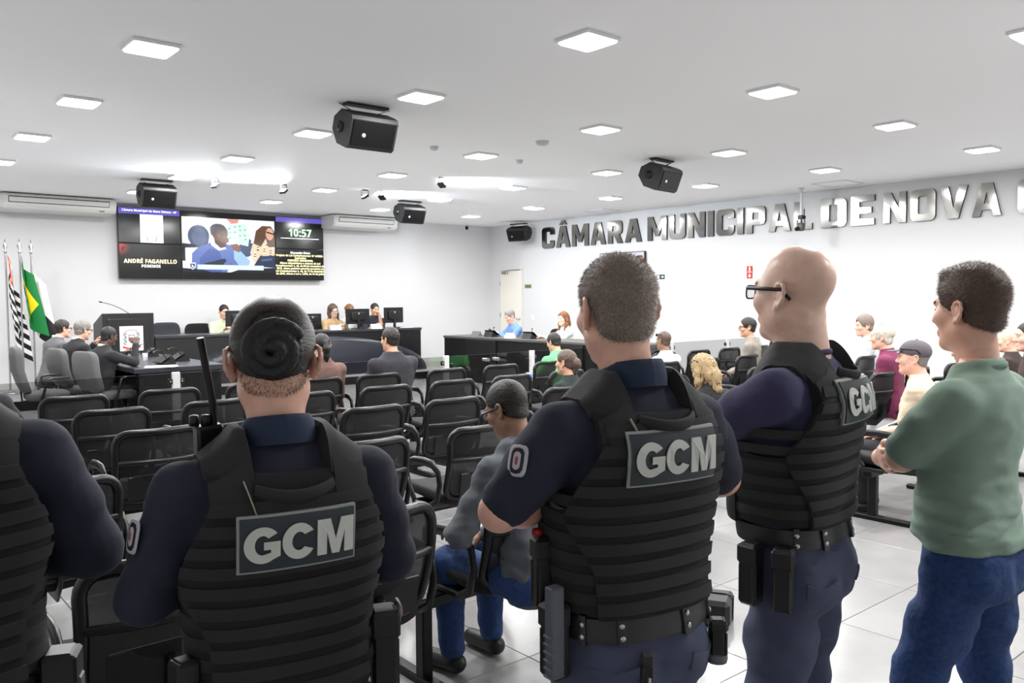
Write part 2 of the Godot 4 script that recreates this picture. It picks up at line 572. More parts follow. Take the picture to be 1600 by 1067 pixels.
# ---------------------------------------------------------------- walls
func glyph(ch: String) -> Array:
	# [outline, holes, extra outline], on a unit-high cell
	var p := func(a: Array) -> PackedVector2Array:
		var q := PackedVector2Array()
		for i in range(0, a.size(), 2): q.append(Vector2(a[i], a[i + 1]))
		return q
	var ring := func(w: float, r: float, x0: float, sx: float, sy: float) -> PackedVector2Array:
		var q := round_rect(w - 2 * sx, 1.0 - 2 * sy, r, 4)
		for i in q.size(): q[i] += Vector2(x0 + w / 2, 0.5)
		return q
	match ch:
		"C": return [p.call([.8, .64, .8, .84, .76, .93, .66, 1, .14, 1, .05, .95, 0, .86, 0, .14, .05, .05, .14, 0, .66, 0, .76, .07, .8, .16, .8, .36, .55, .36, .55, .25, .51, .21, .29, .21, .25, .25, .25, .75, .29, .79, .51, .79, .55, .75, .55, .64]), [], null]
		"O": return [ring.call(.84, .17, 0.0, 0.0, 0.0), [ring.call(.84, .08, 0.0, .26, .21)], null]
		"D": return [p.call([0, 0, .64, 0, .75, .05, .8, .16, .8, .84, .75, .95, .64, 1, 0, 1]), [p.call([.26, .21, .5, .21, .54, .25, .54, .75, .5, .79, .26, .79])], null]
		"A": return [p.call([0, 0, .25, 0, .3, .19, .58, .19, .63, 0, .88, 0, .61, 1, .27, 1]), [p.call([.355, .38, .525, .38, .44, .74])], null]
		"Â": return [p.call([0, 0, .25, 0, .3, .19, .58, .19, .63, 0, .88, 0, .61, 1, .27, 1]), [p.call([.355, .38, .525, .38, .44, .74])], p.call([.2, 1.06, .36, 1.06, .44, 1.13, .52, 1.06, .68, 1.06, .52, 1.26, .36, 1.26])]
		"M": return [p.call([0, 0, .23, 0, .23, .6, .41, .18, .59, .18, .77, .6, .77, 0, 1, 0, 1, 1, .74, 1, .5, .46, .26, 1, 0, 1]), [], null]
		"N": return [p.call([0, 0, .24, 0, .24, .55, .54, 0, .8, 0, .8, 1, .56, 1, .56, .45, .26, 1, 0, 1]), [], null]
		"R": return [p.call([0, 0, .25, 0, .25, .32, .37, .32, .54, 0, .82, 0, .64, .36, .76, .45, .79, .54, .79, .86, .74, .96, .65, 1, 0, 1]), [p.call([.25, .53, .5, .53, .53, .57, .53, .76, .5, .79, .25, .79])], null]
		"P": return [p.call([0, 0, .25, 0, .25, .3, .64, .3, .75, .35, .79, .45, .79, .86, .74, .96, .64, 1, 0, 1]), [p.call([.25, .51, .5, .51, .53, .55, .53, .75, .5, .79, .25, .79])], null]
		"U": return [p.call([0, 1, 0, .15, .05, .05, .15, 0, .65, 0, .75, .05, .8, .15, .8, 1, .55, 1, .55, .26, .51, .21, .29, .21, .25, .26, .25, 1]), [], null]
		"I": return [p.call([0, 0, .26, 0, .26, 1, 0, 1]), [], null]
		"L": return [p.call([0, 0, .68, 0, .68, .22, .25, .22, .25, 1, 0, 1]), [], null]
		"E": return [p.call([0, 0, .7, 0, .7, .21, .25, .21, .25, .4, .62, .4, .62, .6, .25, .6, .25, .79, .7, .79, .7, 1, 0, 1]), [], null]
		"V": return [p.call([0, 1, .27, 1, .44, .33, .61, 1, .88, 1, .6, 0, .28, 0]), [], null]
	return [p.call([0, .14, .05, .05, .14, 0, .64, 0, .74, .05, .79, .15, .79, .46, .74, .56, .65, .6, .28, .6, .25, .63, .25, .76, .28, .79, .51, .79, .54, .76, .54, .7, .79, .7, .79, .86, .74, .95, .65, 1, .14, 1, .05, .95, 0, .86, 0, .53, .05, .43, .14, .39, .51, .39, .54, .36, .54, .24, .51, .21, .28, .21, .25, .24, .25, .32, 0, .32]), [], null]

func build_wall_things() -> void:
	var steel := mat("polished_steel", Color(0.6, 0.595, 0.58), 0.13, 1.0)
	steel.normal_enabled = true
	steel.normal_texture = white_noise_normal()
	steel.normal_scale = 0.6
	steel.uv1_triplanar = true
	steel.uv1_scale = Vector3.ONE * 0.35
	var side := mat("letter_return", Color(0.12, 0.12, 0.12), 0.5, 0.6)
	var words := [["CÂMARA", -13.78, -10.88, "first"], ["MUNICIPAL", -10.72, -7.24, "second"], ["DE", -7.08, -6.2, "third"], ["NOVA", -6.06, -4.42, "fourth"], ["ODESSA", -4.22, -1.55, "fifth"]]
	var place := ["first", "second", "third", "fourth", "fifth", "sixth", "seventh", "eighth", "ninth"]
	for w in words:
		var text: String = w[0]
		var widths := []
		var total := 0.0
		for ch in text:
			var g := glyph(ch)
			var x1 := 0.0
			for q in g[0]: x1 = maxf(x1, q.x)
			widths.append(x1)
			total += x1
		var gap := 0.14
		total += gap * (text.length() - 1)
		var fit: float = (w[2] - w[1]) / total
		var z: float = w[1]
		for i in text.length():
			var g := glyph(text[i])
			var hgt := 0.46
			var sx := fit
			var o := thing("steel_letter", "polished steel letter %s, %s letter of the %s word on the wall" % [text[i], place[i], w[3]], "letter", Vector3(RIGHT - 0.03, 2.69, z), -PI / 2, "steel letters of the wall sign")
			for layer in 2:
				var st := tool()
				var xf := Transform3D(Basis.from_scale(Vector3(sx, hgt, 1)), Vector3(0, 0, 0.012 if layer == 0 else -0.008))
				add_plate(st, g[0], 0.006 if layer == 0 else 0.034, g[1], xf)
				if g[2] != null: add_plate(st, g[2], 0.006 if layer == 0 else 0.034, [], xf)
				part("face" if layer == 0 else "return_edge", done(st), steel if layer == 0 else side, o)
			z += (widths[i] + gap) * fit
	# door
	var dm := mat("door_cream", Color(0.86, 0.84, 0.8), 0.5)
	var door := struct("door_1", box(Vector3(0.03, 2.08, 0.76), 0.003), dm, "cream flush door near the far corner", "door", Vector3(RIGHT - 0.016, 1.19, -14.88))
	var fm := mat("door_frame", Color(0.8, 0.79, 0.77), 0.5)
	for s in [-1, 1]: part("jamb", box(Vector3(0.045, 2.14, 0.03), 0.004), fm, door, Vector3(0, 0.0, s * 0.398))
	part("head", box(Vector3(0.045, 0.03, 0.826), 0.004), fm, door, Vector3(0, 1.058, 0))
	var chrome := mat("satin_metal", Color(0.62, 0.62, 0.62), 0.3, 0.9)
	part("handle", tube([Vector3(-0.02, -0.08, 0.33), Vector3(-0.06, -0.08, 0.33), Vector3(-0.06, -0.08, 0.22)], 0.01, 8), chrome, door)
	part("door_closer", box(Vector3(0.05, 0.06, 0.2), 0.008), chrome, door, Vector3(-0.035, 1.0, -0.2))
	part("closer_arm", tube([Vector3(-0.05, 1.04, -0.2), Vector3(-0.12, 1.05, 0.1), Vector3(-0.03, 1.06, 0.34)], 0.008, 6), chrome, door)
	for y in [-0.7, 0.0, 0.75]: part("hinge", tube([Vector3(-0.02, y - 0.05, -0.385), Vector3(-0.02, y + 0.05, -0.385)], 0.012, 8), chrome, door)
	# signs
	var green := mat("exit_green", Color(0.03, 0.2, 0.14), 0.5)
	var wsign := mat("sign_white", Color(0.92, 0.92, 0.92), 0.6)
	var o := thing("exit_sign", "dark green exit sign with running figure and white arrow", "sign", Vector3(RIGHT, 1.985, -10.42), -PI / 2)
	part("panel", box(Vector3(0.2, 0.09, 0.006), 0.001), green, o, Vector3(0, 0, 0.003))
	var st := tool()
	add_plate(st, PackedVector2Array([Vector2(0.015, 0.008), Vector2(0.045, 0.008), Vector2(0.045, 0.028), Vector2(0.085, 0), Vector2(0.045, -0.028), Vector2(0.045, -0.008), Vector2(0.015, -0.008)]), 0.002, [], Transform3D(Basis.IDENTITY, Vector3(0, 0, 0.007)))
	part("arrow", done(st), wsign, o)
	part("figure_field", box(Vector3(0.055, 0.07, 0.002)), wsign, o, Vector3(-0.055, 0, 0.007))
	st = tool()
	add_lathe(st, Vector3(-0.05, 0.024, 0.008), [Vector2(0.007, 0), Vector2(0.006, 0.001), Vector2(0, 0.001)], 10, Basis(Vector3.RIGHT, PI / 2))
	add_tube(st, [Vector3(-0.052, 0.014, 0.008), Vector3(-0.058, -0.008, 0.008), Vector3(-0.048, -0.018, 0.008), Vector3(-0.055, -0.03, 0.008)], 0.004, 5)
	add_tube(st, [Vector3(-0.058, -0.008, 0.008), Vector3(-0.068, -0.016, 0.008), Vector3(-0.078, -0.014, 0.008)], 0.004, 5)
	add_tube(st, [Vector3(-0.07, 0.004, 0.008), Vector3(-0.054, 0.012, 0.008), Vector3(-0.04, 0.002, 0.008)], 0.003, 5)
	part("figure", done(st), green, o)
	var red := mat("sign_red", Color(0.72, 0.1, 0.1), 0.5)
	o = thing("extinguisher_sign", "red fire extinguisher sign with white pictogram and down arrow", "sign", Vector3(RIGHT, 2.02, -8.43), -PI / 2)
	part("panel", box(Vector3(0.115, 0.215, 0.006), 0.001), red, o, Vector3(0, 0, 0.003))
	st = tool()
	add_box(st, Vector3(0, 0.052, 0.0065), Vector3(0.03, 0.062, 0.002), 0.0005)
	add_box(st, Vector3(-0.004, 0.09, 0.0065), Vector3(0.024, 0.012, 0.002), 0.0005)
	add_box(st, Vector3(0, 0.004, 0.0065), Vector3(0.08, 0.012, 0.002), 0.0005)
	part("pictogram", done(st), wsign, o)
	st = tool()
	add_plate(st, PackedVector2Array([Vector2(-0.012, -0.025), Vector2(0.012, -0.025), Vector2(0.012, -0.06), Vector2(0.034, -0.06), Vector2(0, -0.095), Vector2(-0.034, -0.06), Vector2(-0.012, -0.06)]), 0.002, [], Transform3D(Basis.IDENTITY, Vector3(0, 0, 0.007)))
	part("arrow", done(st), wsign, o)
	o = thing("door_sign", "small pale green sign on the wall beside the cream door", "sign", Vector3(RIGHT, 1.86, -14.3), -PI / 2)
	part("panel", box(Vector3(0.23, 0.09, 0.006), 0.001), mat("pale_green_sign", Color(0.5, 0.56, 0.4), 0.5), o, Vector3(0, 0, 0.003))
	part("lettering", lettering("SAÍDA", 0.045, 0.002), mat("sign_dark", Color(0.12, 0.2, 0.1), 0.5), o, Vector3(0, 0, 0.007))
	o = thing("light_switch", "white light switch plate on the wall right of the cream door", "light switch", Vector3(RIGHT, 1.15, -14.15), -PI / 2)
	part("plate", box(Vector3(0.08, 0.12, 0.01), 0.003), wsign, o, Vector3(0, 0, 0.005))
	part("rocker", box(Vector3(0.03, 0.05, 0.006), 0.002), mats["off_white_plastic"], o, Vector3(0, 0, 0.012))
	o = thing("dome_camera", "small black dome camera high on the back wall near the corner", "camera", Vector3(11.8, 3.24, BACK))
	part("base", lathe([Vector2(0, 0), Vector2(0.06, 0), Vector2(0.06, 0.02), Vector2(0, 0.02)], 16), wsign, o, Vector3.ZERO, Vector3(PI / 2, 0, 0))
	part("dome", pillow(Vector3(0.09, 0.09, 0.08), 1, 1), mat("gloss_black", Color(0.01, 0.01, 0.012), 0.12), o, Vector3(0, 0, 0.03))
	# air conditioners
	for a in [[3.13, 1.62, "wide white air conditioner left of the video wall"], [8.75, 1.42, "white air conditioner right of the video wall behind a loudspeaker"]]:
		o = thing("air_conditioner", a[2], "air conditioner", Vector3(a[0], 3.3, BACK))
		var wa: float = a[1]
		var body := mat("ac_white", Color(0.84, 0.84, 0.83), 0.4)
		var dark := mat("ac_slot", Color(0.04, 0.045, 0.05), 0.5)
		var prof := PackedVector2Array([Vector2(0.0, -0.01), Vector2(0.66, -0.012), Vector2(0.7, -0.03), Vector2(0.71, -0.06), Vector2(0.68, -0.2), Vector2(0.64, -0.245), Vector2(0.55, -0.262), Vector2(0.0, -0.262)])
		st = tool()
		var bs := Basis(Vector3(0, 0, 1), Vector3(0, 1, 0), Vector3(-1, 0, 0))
		add_plate(st, prof, wa, [], Transform3D(bs, Vector3.ZERO))
		part("housing", done(st), body, o)
		for s in [-1, 1]:
			st = tool()
			var q := PackedVector2Array()
			for v in prof: q.append(Vector2(v.x * 0.985, -0.136 + (v.y + 0.136) * 0.95))
			add_plate(st, q, 0.03, [], Transform3D(bs, Vector3(s * (wa / 2 + 0.013), 0, 0)))
			part("end_cap", done(st), body, o)
		var tilt := Basis(Vector3.RIGHT, -0.21)
		st = tool()
		add_box(st, Vector3(0, -0.11, 0.7), Vector3(wa * 0.9, 0.1, 0.012), 0.002, Basis(Vector3.RIGHT, 0.21))
		part("outlet_slot", done(st), dark, o)
		st = tool()
		add_box(st, Vector3(0, -0.112, 0.704), Vector3(wa * 0.89, 0.076, 0.014), 0.004, Basis(Vector3.RIGHT, 0.21))
		part("flap", done(st), body, o)
		part("display", box(Vector3(0.08, 0.012, 0.004)), dark, o, Vector3(wa * 0.38, -0.225, 0.667))
	build_video_wall()
	build_flags()

func white_noise_normal() -> NoiseTexture2D:
	return noise_texture(0.006, 2, 11, true)

# ---------------------------------------------------------------- pictures on screens
func fill(img: Image, c: Color, pts: Array) -> void:
	# a filled outline, by rows
	var w := img.get_width()
	var h := img.get_height()
	var p := []
	for i in range(0, pts.size(), 2): p.append(Vector2(pts[i] * w, pts[i + 1] * h))
	for y in h:
		var xs := []
		for i in p.size():
			var a: Vector2 = p[i]
			var b: Vector2 = p[(i + 1) % p.size()]
			if (a.y <= y) != (b.y <= y): xs.append(a.x + (y - a.y) / (b.y - a.y) * (b.x - a.x))
		xs.sort()
		for i in range(0, xs.size() - 1, 2):
			img.fill_rect(Rect2i(int(xs[i]), y, int(xs[i + 1]) - int(xs[i]), 1), c)

func oval(img: Image, c: Color, x: float, y: float, rx: float, ry: float, a0 := 0.0, a1 := TAU) -> void:
	var q := []
	for k in 28:
		var a := lerpf(a0, a1, k / 27.0)
		q.append(x + cos(a) * rx); q.append(y + sin(a) * ry)
	fill(img, c, q)

func screen_mat(key: String, img: Image, energy: float) -> StandardMaterial3D:
	var t := ImageTexture.create_from_image(img)
	var m := mat(key, Color(0.01, 0.01, 0.012), 0.14)
	m.emission_enabled = true
	m.emission = Color.WHITE
	m.emission_texture = t
	m.emission_operator = BaseMaterial3D.EMISSION_OP_MULTIPLY
	m.emission_energy_multiplier = energy
	return m

func session_picture() -> Image:
	# the broadcast: a seated man in a blue pullover turned right, a woman in a printed blouse beside him
	var im := Image.create(480, 290, false, Image.FORMAT_RGB8)
	im.fill(Color(0.9, 0.9, 0.95))
	var navy := Color(0.2, 0.26, 0.4)
	oval(im, navy, .17, .34, .11, .2)
	fill(im, navy, [.06, .34, .28, .34, .26, .55, .1, .55])
	oval(im, Color(.28, .34, .48), .18, .36, .08, .16)
	fill(im, Color(.08, .1, .15), [0, .48, .14, .5, .15, .55, .03, .56, .03, .8, 0, .8])
	oval(im, navy, .68, .52, .08, .18)
	fill(im, Color(.78, .92, .84), [.44, .12, .68, .08, .72, .3, .7, .5, .46, .42])
	for k in 22: oval(im, Color(.45, .75, .6) if k % 2 else Color(.95, .96, .95), .48 + fmod(k * .137, .22), .12 + fmod(k * .083, .28), .012, .018)
	fill(im, Color(.82, .55, .48), [.47, .0, .6, .0, .59, .07, .52, .09])
	fill(im, Color(.36, .45, .7), [.09, 1, .1, .66, .17, .54, .3, .45, .44, .46, .56, .52, .63, .68, .66, .86, .5, .88, .46, 1])
	fill(im, Color(.28, .36, .62), [.16, 1, .18, .74, .28, .56, .38, .6, .42, .8, .4, 1])
	fill(im, Color(.6, .74, .9), [.54, .56, .62, .6, .72, .78, .7, .86, .6, .88, .54, .74])
	fill(im, Color(.96, .95, .93), [.29, .42, .42, .44, .46, .56, .38, .6, .3, .5])
	fill(im, Color(.3, .2, .18), [.33, .34, .45, .36, .46, .52, .4, .55, .34, .46])
	oval(im, Color(.42, .29, .25), .395, .27, .085, .15)
	fill(im, Color(.42, .29, .25), [.42, .3, .485, .36, .49, .42, .46, .46, .4, .44])
	oval(im, Color(.3, .28, .3), .375, .2, .085, .1, PI, TAU)
	fill(im, Color(.3, .28, .3), [.29, .19, .46, .19, .45, .22, .36, .24, .34, .36, .3, .3])
	oval(im, Color(.5, .36, .3), .385, .32, .014, .035)
	fill(im, Color(.15, .15, .18), [.39, .285, .48, .3, .48, .31, .39, .295])
	fill(im, Color(.5, .34, .29), [.5, .48, .58, .46, .62, .54, .6, .62, .54, .58])
	fill(im, Color(.85, .78, .66), [.72, .62, .76, .4, .86, .36, 1, .44, 1, .78, .76, .8])
	for k in 34: oval(im, Color(.42, .3, .22) if k % 2 else Color(.98, .95, .88), .74 + fmod(k * .0713, .25), .42 + fmod(k * .0517, .34), .012, .02)
	fill(im, Color(.38, .28, .22), [.76, .44, .79, .2, .86, .1, .96, .1, 1, .2, 1, .5, .93, .5, .9, .34, .84, .5])
	oval(im, Color(.82, .62, .54), .945, .25, .045, .12)
	fill(im, Color(.1, .09, .1), [.91, .2, 1, .24, 1, .265, .91, .225])
	fill(im, Color(.12, .14, .2), [.22, .84, .44, .74, .46, .78, .42, .86, .24, .88])
	fill(im, Color(.4, .42, .46), [.47, .84, .5, .82, .54, .86, .52, .88])
	fill(im, Color(.16, .2, .32), [.76, .86, .83, .68, 1, .66, 1, .9, .8, .88])
	fill(im, Color(.3, .36, .5), [.85, .73, .97, .71, .96, .76, .84, .78])
	fill(im, Color(.09, .1, .13), [.5, 1, .62, .93, 1, .9, 1, 1])
	fill(im, Color(.1, .12, .17), [0, 1, 0, .93, .2, .95, .3, 1])
	fill(im, Color(.8, .88, .98), [.15, .86, .87, .86, .87, .95, .15, .95])
	fill(im, Color(.93, .96, 1), [.17, .89, .84, .89, .84, .92, .17, .92])
	fill(im, Color(.97, .98, 1), [.07, .83, .135, .83, .135, .91, .1025, .96, .07, .91])
	fill(im, Color(.2, .27, .45), [.078, .845, .127, .845, .127, .905, .1025, .94, .078, .905])
	fill(im, Color(.97, .98, 1), [.092, .86, .1, .86, .1, .885, .116, .885, .116, .915, .092, .915])
	return im

func add_screen(st: SurfaceTool, w: float, h: float, z: float) -> void:
	st.set_smooth_group(-1)
	var v := [Vector2(-0.5, 0.5), Vector2(0.5, 0.5), Vector2(0.5, -0.5), Vector2(-0.5, -0.5)]
	for k in [0, 1, 2, 0, 2, 3]:
		st.set_uv(Vector2(v[k].x + 0.5, 0.5 - v[k].y))
		st.add_vertex(Vector3(v[k].x * w, v[k].y * h, z))

func build_video_wall() -> void:
	var case := mat("display_case", Color(0.015, 0.015, 0.017), 0.35)
	var x0 := 4.13
	var o := thing("video_wall", "wide video wall with session picture, clock and yellow captions", "video wall", Vector3(x0, 1.98, BACK + 0.1))
	var black := Color(0.012, 0.012, 0.016)
	var cells := [["upper_left", 0.0, 0.63, 1.06, 0.62], ["lower_left", 0.0, 0.0, 1.06, 0.62], ["centre", 1.065, 0.0, 1.82, 1.25], ["upper_right", 2.89, 0.63, 1.03, 0.62], ["lower_right", 2.89, 0.0, 1.03, 0.62]]
	var yellow := glow("caption_yellow", Color(1.0, 0.92, 0.1), 1.0)
	var white := glow("caption_white", Color(0.95, 0.95, 1.0), 1.0)
	var clock := glow("clock_green", Color(0.55, 1.0, 0.6), 1.1)
	var lav := Color(0.36, 0.32, 0.68)
	for c in cells:
		var w: float = c[3]
		var h: float = c[4]
		var d := part("display", box(Vector3(w, h, 0.08), 0.004), case, o, Vector3(c[1] + w / 2, c[2] + h / 2, 0))
		var im := Image.create(480, 330 if c[0] == "centre" else 290, false, Image.FORMAT_RGB8)
		im.fill(black)
		match c[0]:
			"upper_left":
				fill(im, lav, [0, 0, 1, 0, 1, .17, 0, .17])
				fill(im, Color(0.98, 0.98, 1), [.34, .17, .72, .17, .72, 1, .34, 1])
				fill(im, Color(0.6, 0.58, 0.62), [.43, .76, .44, .76, .48, .95, .46, .95])
				fill(im, Color(0.6, 0.58, 0.62), [.61, .76, .62, .76, .6, .95, .58, .95])
			"lower_left":
				for k in 5: oval(im, Color(0.25 + 0.13 * k, 0.02, 0.05), 0.0, 0.1, 0.17 - 0.03 * k, 0.24 - 0.045 * k)
				fill(im, black, [.03, .1, .1, .08, .05, .2, .03, .2])
			"centre":
				var pic := session_picture()
				pic.resize(474, 270)
				im.blit_rect(pic, Rect2i(0, 0, 474, 270), Vector2i(3, 26))
			"upper_right": fill(im, lav, [0, 0, 1, 0, 1, .16, 0, .16])
		var st := tool()
		add_screen(st, w - 0.016, h - 0.016, 0.0415)
		part("picture", done(st), screen_mat("screen_" + c[0], im, 1.0), d)
		var texts := []
		match c[0]:
			"upper_left": texts = [["Câmara Municipal de Nova Odessa - SP", 0.26, 0.036, white, true]]
			"lower_left": texts = [["ANDRÉ FAGANELLO", 0.0, 0.07, yellow, true], ["PODEMOS", -0.085, 0.05, white, true]]
			"upper_right": texts = [["10:57", 0.0, 0.145, clock, true]]
			"lower_right": texts = [["Discussão Única", 0.235, 0.04, white, true], ["Projeto de Lei Complementar Nº 4/2025 -", 0.18, 0.038, yellow, true], ["Executivo", 0.13, 0.038, yellow, true], ["PREFEITO MUNICIPAL", 0.08, 0.038, yellow, true], ["Altera dispositivos e anexos da Lei", 0.028, 0.038, yellow, true], ["Complementar n. 45, de 09 de novembro de", -0.025, 0.036, yellow, true], ["2015, altera padrões salariais previstos na", -0.078, 0.036, yellow, true], ["Lei Complementar n. 46, de 11 de dezembro", -0.13, 0.036, yellow, true], ["de 2015, altera a Lei n. 3.093, de 31 de julho", -0.183, 0.036, yellow, true]]
		for t in texts: part("caption", lettering(t[0], t[2], 0.001, t[4]), t[3], d, Vector3(0, t[1], 0.043))
		if c[0] == "upper_right": part("clock_rule", box(Vector3(0.82, 0.012, 0.001)), white, d, Vector3(0, -0.11, 0.043))
	var glowl := AreaLight3D.new()
	glowl.name = "screen_light"
	glowl.area_size = Vector2(1.8, 0.9)
	glowl.light_energy = 0.25
	glowl.light_color = Color(0.9, 0.93, 1.0)
	glowl.shadow_enabled = true
	o.add_child(glowl)
	glowl.position = Vector3(1.97, 0.65, 0.06)
	glowl.rotation.y = PI
	# the small screen under the letters
	var tv := thing("wall_television", "television on the right wall below the first steel word", "television", Vector3(RIGHT - 0.04, 2.15, -11.38), -PI / 2)
	part("casing", box(Vector3(1.22, 0.7, 0.05), 0.008), case, tv)
	var st := tool()
	add_screen(st, 1.19, 0.67, 0.0265)
	part("picture", done(st), screen_mat("screen_wall_television", session_picture(), 0.8), tv)

func flag_cloth(w: float, h: float, seedv: float, lean: float, drop: float, full: float) -> ArrayMesh:
	# a flag hanging in folds from its pole: hoist at the pole, fly edge dropping down
	var st := tool()
	st.set_smooth_group(0)
	var nu := 40
	var nv := 24
	var f := func(i: int, j: int) -> Vector3:
		var u := float(i) / nu
		var v := float(j) / nv
		var spread := (0.1 + 0.12 * v + 0.1 * u) * full
		var x := spread * (sin(u * 5.5 + seedv) * 0.2 + u * 1.0 - 0.35) + lean * v
		var y := -v * h * 0.72 - u * drop * w
		var z := sin(u * 5.5 + seedv + 1.4) * spread * 0.35 + 0.035 + 0.015 * sin(v * 7.0 + u * 4.0)
		return Vector3(x, y, z)
	for j in nv:
		for i in nu:
			for k in [[0, 0], [1, 0], [1, 1], [0, 0], [1, 1], [0, 1]]:
				st.set_uv(Vector2(float(i + k[0]) / nu, float(j + k[1]) / nv))
				st.add_vertex(f.call(i + k[0], j + k[1]))
	return done(st)

func build_flags() -> void:
	var ims := []
	var im := Image.create(240, 168, false, Image.FORMAT_RGB8)   # black and white bars with a red canton
	for k in 13: im.fill_rect(Rect2i(0, int(k * 12.93), 240, 13), Color(0.03, 0.03, 0.03) if k % 2 == 0 else Color(0.93, 0.93, 0.93))
	im.fill_rect(Rect2i(0, 0, 96, 66), Color(0.75, 0.06, 0.1))
	oval(im, Color(0.95, 0.95, 0.95), .2, .19, .13, .17)
	oval(im, Color(0.1, 0.18, 0.55), .2, .2, .09, .11)
	for c in [[.05, .07], [.35, .07], [.05, .32], [.35, .32]]: oval(im, Color(0.95, 0.8, 0.1), c[0], c[1], .025, .035)
	ims.append(im)
	im = Image.create(240, 168, false, Image.FORMAT_RGB8)         # green field, yellow lozenge, blue disc
	im.fill(Color(0.0, 0.45, 0.2))
	fill(im, Color(0.98, 0.83, 0.05), [.5, .08, .93, .5, .5, .92, .07, .5])
	oval(im, Color(0.05, 0.16, 0.5), .5, .5, .175, .25)
	fill(im, Color(0.9, 0.93, 0.95), [.33, .43, .5, .43, .67, .57, .66, .62, .5, .49, .33, .48])
	for k in 24: oval(im, Color(.95, .95, 1), .37 + fmod(k * .083, .26), .52 + fmod(k * .057, .16), .006, .008)
	ims.append(im)
	im = Image.create(240, 168, false, Image.FORMAT_RGB8)         # white with black lozenges
	im.fill(Color(0.93, 0.93, 0.92))
	fill(im, Color(0.03, 0.04, 0.04), [0, .42, .34, .55, 0, .68])
	fill(im, Color(0.03, 0.05, 0.05), [.55, 1, .75, .55, 1, .62, 1, 1])
	fill(im, Color(0.85, 0.7, 0.1), [.36, .44, .5, .44, .5, .66, .43, .74, .36, .66])
	ims.append(im)
	var labels := ["black and white striped flag with red canton, leftmost on its pole", "green and yellow flag with blue disc hanging in folds", "white and black flag hanging right of the green one"]
	var pole_m := mat("flagpole_metal", Color(0.72, 0.72, 0.72), 0.25, 0.9)
	var turn := [0.5, 0.2, 0.1]
	for k in 3:
		var o := thing("flag", labels[k], "flag", Vector3(2.33 + 0.175 * k, 0.15, -14.95 + 0.1 * (k % 2)), turn[k], "flags on poles beside the lectern")
		part("pole", tube([Vector3(0, 0, 0), Vector3(0, 2.2, 0)], 0.014, 10), pole_m, o)
		part("finial", lathe([Vector2(0, 2.42), Vector2(0.012, 2.36), Vector2(0.035, 2.3), Vector2(0.012, 2.245), Vector2(0.022, 2.225), Vector2(0.024, 2.2), Vector2(0.014, 2.19)], 12), pole_m, o)
		part("base", lathe([Vector2(0, 0.05), Vector2(0.03, 0.05), Vector2(0.11, 0.02), Vector2(0.12, 0.0), Vector2(0, 0)], 20), pole_m, o)
		var m := mat("flag_cloth_%d" % k, Color.WHITE, 0.75)
		m.albedo_texture = ImageTexture.create_from_image(ims[k])
		m.cull_mode = BaseMaterial3D.CULL_DISABLED
		part("cloth", flag_cloth(1.0, [1.5, 1.35, 1.45][k], 0.8 * k, [0.1, 0.1, 0.06][k], [0.6, 0.3, 0.45][k], [1.35, 1.1, 1.0][k]), m, o, Vector3(0.014, 2.16, 0.0))

# ---------------------------------------------------------------- desks and what stands on them
func office_chair(label: String, at: Vector3, deg: float, tall: float, m: Material, group: String) -> Node3D:
	# origin on the floor under the seat, sitter faces -z
	var o := thing("office_chair", label, "office chair", at, deg_to_rad(deg), group)
	var black := mat("chair_plastic", Color(0.018, 0.018, 0.02), 0.4)
	var h := tall
	var bend := func(p: Vector3) -> Vector3:
		var t := p.y / h + 0.5
		p.x *= lerpf(0.84, 1.0, sin(t * PI * 0.72)) if t < 0.75 else lerpf(0.84, 1.0, sin(0.75 * PI * 0.72)) - (t - 0.75) * 0.35
		p.z -= 0.35 * p.x * p.x * 2.0 - 0.1 * sin(t * PI) * 0.5 - t * 0.1
		return p
	part("backrest", pillow(Vector3(0.5, h, 0.1), 0.35, 0.3, bend, 28, 14), m, o, Vector3(0, 0.5 + h / 2, 0.2))
	part("seat", pillow(Vector3(0.5, 0.11, 0.48), 0.5, 0.35), m, o, Vector3(0, 0.46, -0.02))
	part("back_stem", tube([Vector3(0, 0.4, 0.05), Vector3(0, 0.4, 0.24), Vector3(0, 0.62, 0.26)], [0.035, 0.012], 8), black, o)
	part("gas_column", tube([Vector3(0, 0.1, 0), Vector3(0, 0.41, 0)], 0.028, 10), black, o)
	for k in 5:
		var a := TAU * k / 5 + 0.3
		var d := Vector3(cos(a), 0, sin(a))
		var f := part("base_arm", tube([Vector3(0, 0.11, 0), d * 0.29 + Vector3(0, 0.075, 0)], [0.022, 0.015], 6), black, o)
		part("caster", lathe([Vector2(0, -0.022), Vector2(0.025, -0.022), Vector2(0.03, 0), Vector2(0.025, 0.022), Vector2(0, 0.022)], 12), black, f, d * 0.29 + Vector3(0, 0.032, 0), Vector3(0, 0, PI / 2))
	for s in [-1, 1]:
		part("armrest", tube([Vector3(s * 0.24, 0.42, 0.05), Vector3(s * 0.29, 0.46, 0.05), Vector3(s * 0.29, 0.66, 0.0), Vector3(s * 0.28, 0.68, -0.06), Vector3(s * 0.28, 0.68, -0.24)], [0.025, 0.014], 8), black, o)
	return o

